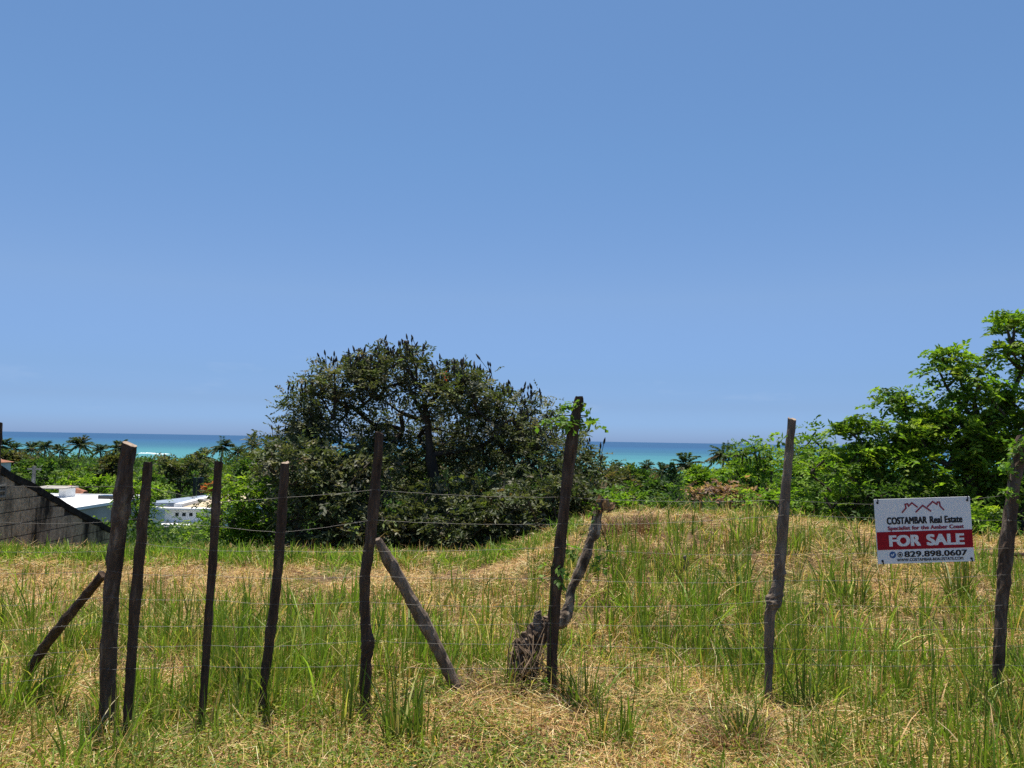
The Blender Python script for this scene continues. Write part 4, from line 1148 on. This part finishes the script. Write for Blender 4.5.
# 2 tall green grass in tufts
def tufts(rng, tx, ty, nb, hmean, spread, pal, wts, dry=.15, wmul=1.0, lean=.35):
    n = len(tx) * nb
    tid = np.repeat(np.arange(len(tx)), nb)
    rr = rng.random(n) ** .6 * spread; aa = rng.uniform(0, 6.28, n)
    x = tx[tid] + np.cos(aa) * rr; y = ty[tid] + np.sin(aa) * rr
    pos = np.stack([x, y, H(x, y) - .01], 1)
    hh = hmean[tid] * rng.uniform(.35, 1.15, n)
    tcol = mixcol(rng, len(tx), pal, wts)
    cols = tcol[tid] * rng.uniform(.8, 1.2, (n, 1))
    isdry = rng.random(n) < dry
    cols[isdry] = mixcol(rng, int(isdry.sum()), STRAWS, STRAWW)
    wide = 1 + .07 * np.clip(y - 5, 0, 8)
    head = aa + rng.normal(0, .8, n)
    ln = np.abs(rng.normal(lean * .5, lean * .7, n)) * (.6 + rr / spread)
    flop = rng.random(n) < .03
    ln = np.where(flop, rng.uniform(.7, 1.3, n), ln)
    base = cols * .75 + np.array((.09, .085, .03))
    return blades(pos, head, hh, ln, rng.uniform(.0065, .0150, n) * wide * wmul, base, 4, .55, tipcol=cols)
parts = []
rng = np.random.default_rng(802)
tx, ty = wedge(rng, 14000, 2.8, 12.5, .85)
Lu = lushness(tx, ty)
k = rng.random(len(tx)) < Lu ** 1.8 * .9
tx, ty, Lu = tx[k], ty[k], Lu[k]
hm = rng.uniform(.18, .44, len(tx)) * (.55 + .7 * Lu) * np.where(ty < 4.7, .75, 1) * (1 - .55 * sstep(9.0, 9.8, ty))
big = rng.random(len(tx)) < .45
parts.append(tufts(rng, tx[big], ty[big], 8, hm[big] * 1.2, .05, GREENS, GREENW, .08, 1.15, .34))
parts.append(tufts(rng, tx[~big], ty[~big], 12, hm[~big] * .8, .06, GREENS, GREENW, .12, .85, .42))
# tall feature tufts near the fence: (photo x, photo y of the base, height m, blades)
for (px, py, hh, nb, sp) in ((398, 742, .40, 40, .10), (345, 735, .38, 24, .06), (425, 748, .34, 26, .08), (585, 712, .36, 34, .10), (600, 748, .30, 18, .05), (625, 748, .30, 16, .05), (742, 745, .24, 60, .10), (10, 715, .34, 50, .14),
                             (45, 700, .30, 30, .1), (145, 690, .22, 26, .08), (520, 690, .26, 30, .09), (900, 700, .3, 26, .07), (945, 742, .26, 30, .08), (1012, 735, .32, 34, .08), (860, 735, .22, 22, .06), (330, 640, .42, 40, .12), (960, 600, .5, 40, .12), (850, 610, .5, 40, .12), (700, 625, .46, 50, .15), (640, 620, .44, 40, .12), (740, 600, .5, 30, .1)):
    g = G(px, py)
    parts.append(tufts(rng, np.array([g[0]]), np.array([g[1]]), int(nb * 1.5), np.array([hh * 1.1]), sp, [GREENS[0], GREENS[1], GREENS[3]], [.4, .3, .3], .12, 1.3, .4))
# bright tall grass along the brow and under the block wall
bx = rng.uniform(-9.5, 1.0, 1500); by = rng.normal(10.6, .35, 1500) + np.where(bx < -4.5, rng.uniform(-.4, 1.2, 1500), 0)
kp = vnoise(bx * 1.7, by * 1.7, 91, 3) > -.22
parts.append(tufts(rng, bx[kp], by[kp], 14, (rng.uniform(.05, .21, 1500) * np.where(rng.random(1500) < .12, 1.6, 1))[kp], .08, [(.15, .27, .03), (.20, .33, .045), (.11, .20, .03)], [.4, .35, .25], .02, 1.2, .5))
bx = rng.uniform(-9.5, .9, 260); by = rng.normal(10.3, .25, 260)
parts.append(tufts(rng, bx, by, 6, rng.uniform(.18, .34, 260), .05, [(.20, .33, .035), (.27, .38, .05)], [.6, .4], .02, 1.25, .5))
bx = rng.uniform(1.0, 9.5, 600); by = rng.normal(11.8, .5, 600)
parts.append(tufts(rng, bx, by, 12, rng.uniform(.07, .22, 600), .08, GREENS, GREENW, .2, 1.1, .5))
# short fine regrowth everywhere
tx, ty = wedge(rng, 12000, 2.6, 9, .9)
k = rng.random(len(tx)) < .4 + .6 * (vnoise(tx * 1.8, ty * 1.8, 61) > 0)
tx, ty = tx[k], ty[k]
parts.append(tufts(rng, tx, ty, 7, rng.uniform(.04, .13, len(tx)), .06, [(.16, .24, .03), (.22, .29, .05), (.11, .19, .025)], [.4, .3, .3], .15, .6, .8))
# thin standing dead stems everywhere
tx, ty = wedge(rng, 2600, 3.2, 12, .85)
parts.append(tufts(rng, tx, ty, 5, rng.uniform(.10, .30, len(tx)), .10, STRAWS, STRAWW, .0, .6, .6))
off, V, Q, C = 0, [], [], []
for v, q, c in parts: V.append(v); Q.append(q + off); C.append(c); off += len(v)
tag(build('grass', np.concatenate(V), np.concatenate(Q), M_blade, cols=np.concatenate(C)), 'tall green grass growing in tufts through the dry straw', kind='stuff')

# 3 low broad-leaved weeds near the front
rng = np.random.default_rng(803)
tx, ty = wedge(rng, 18000, 2.6, 6.4, 1.0)
k = rng.random(len(tx)) < .35 + .55 * (vnoise(tx * 2.4, ty * 2.4, 71) > .05)
k &= rng.random(len(tx)) < np.where(ty < 5.1, .95, .4)
tx, ty = tx[k], ty[k]
m_ = 9; n = len(tx) * m_
x = np.repeat(tx, m_) + rng.normal(0, .045, n); y = np.repeat(ty, m_) + rng.normal(0, .045, n)
pos = np.stack([x, y, H(x, y) + rng.uniform(.01, .10, n)], 1)
ax = unit(np.stack([rng.normal(0, 1, n), rng.normal(0, 1, n), rng.uniform(-.1, .8, n)], 1))
cw = np.repeat(mixcol(rng, len(tx), [(.16, .23, .03), (.23, .29, .04), (.11, .18, .03), (.33, .33, .07)], [.35, .3, .2, .15]), m_, 0) * rng.uniform(.8, 1.2, (n, 1))
lv, lq, lc = leaf_quads(pos, ax, unit(np.array((0, 0, 1.0)) + rng.normal(0, .4, (n, 3))), rng.uniform(.014, .038, n), rng.uniform(.008, .017, n), cw)
tag(build('weeds', lv, lq, M_leaf, cols=lc), 'low broad-leaved weeds among the straw in the front of the lot', kind='stuff')

# 4 dead brown grass heaps (things one can count)
def heap(label, px, py, rad, hgt, n, pal, seed, wts=None):
    rng = np.random.default_rng(seed)
    g = G(px, py)
    a = rng.uniform(0, 6.28, n); r = rng.random(n) ** .5 * rad
    x = g[0] + np.cos(a) * r; y = g[1] + np.sin(a) * r * .8
    pos = np.stack([x, y, H(x, y) - .01], 1)
    cols = mixcol(rng, n, pal, wts)
    v, q, c = blades(pos, a + rng.normal(0, .7, n), hgt * rng.uniform(.5, 1.2, n), rng.uniform(.3, 1.5, n), rng.uniform(.004, .008, n) * (1 + .08 * max(0, g[1] - 5)), cols, 4, .7)
    tag(build('dead_grass_clump', v, q, M_straw, cols=c, origin=g), label, 'dead grass', 'dead grass clumps on the lot')
heap('reddish brown dead grass clump on top of the mound by the leaning branch', 628, 533, .32, .34, 420, [(.20, .11, .07), (.30, .18, .11), (.14, .08, .05)], 901)
heap('dark dead grass clump under the slim stake in front of the white house', 150, 672, .34, .16, 300, [(.12, .075, .045), (.22, .15, .08), (.08, .05, .03)], 902)
heap('dead grass clump draped at the left of the old stump', 490, 690, .24, .16, 320, [(.22, .14, .09), (.34, .24, .15), (.12, .07, .05)], 903)
heap('brown dead grass clump in front of the knotted post', 735, 748, .16, .22, 260, [(.26, .14, .08), (.36, .25, .15), (.16, .09, .05)], 904)
heap('small brown dead grass clump on the mound left of the bleached stick', 665, 558, .20, .2, 160, [(.25, .15, .09), (.36, .25, .15)], 905)
# dead vines hanging over the stump belong to it
rng = np.random.default_rng(906)
V, Q, off = [], [], 0
for i in range(45):
    p0 = P(rng.uniform(512, 560), rng.uniform(618, 655), YS - .06 + rng.normal(0, .03))
    p2 = P(rng.uniform(505, 566), rng.uniform(672, 704), YS - .12 + rng.normal(0, .06))
    mid = (p0 + p2) / 2 + rng.normal(0, .04, 3) + np.array((0, -.05, .02))
    v, q = tube(smooth_path([p0, mid, p2], 8), rng.uniform(.0015, .0035), 4, cap=False)
    V.append(v); Q.append(q + off); off += len(v)
build('dead_vines', np.concatenate(V), np.concatenate(Q), mat_noise('dead_vine', [(.3, (.10, .065, .04)), (.7, (.30, .21, .13))], 6, .9), st)['kind'] = 'stuff'
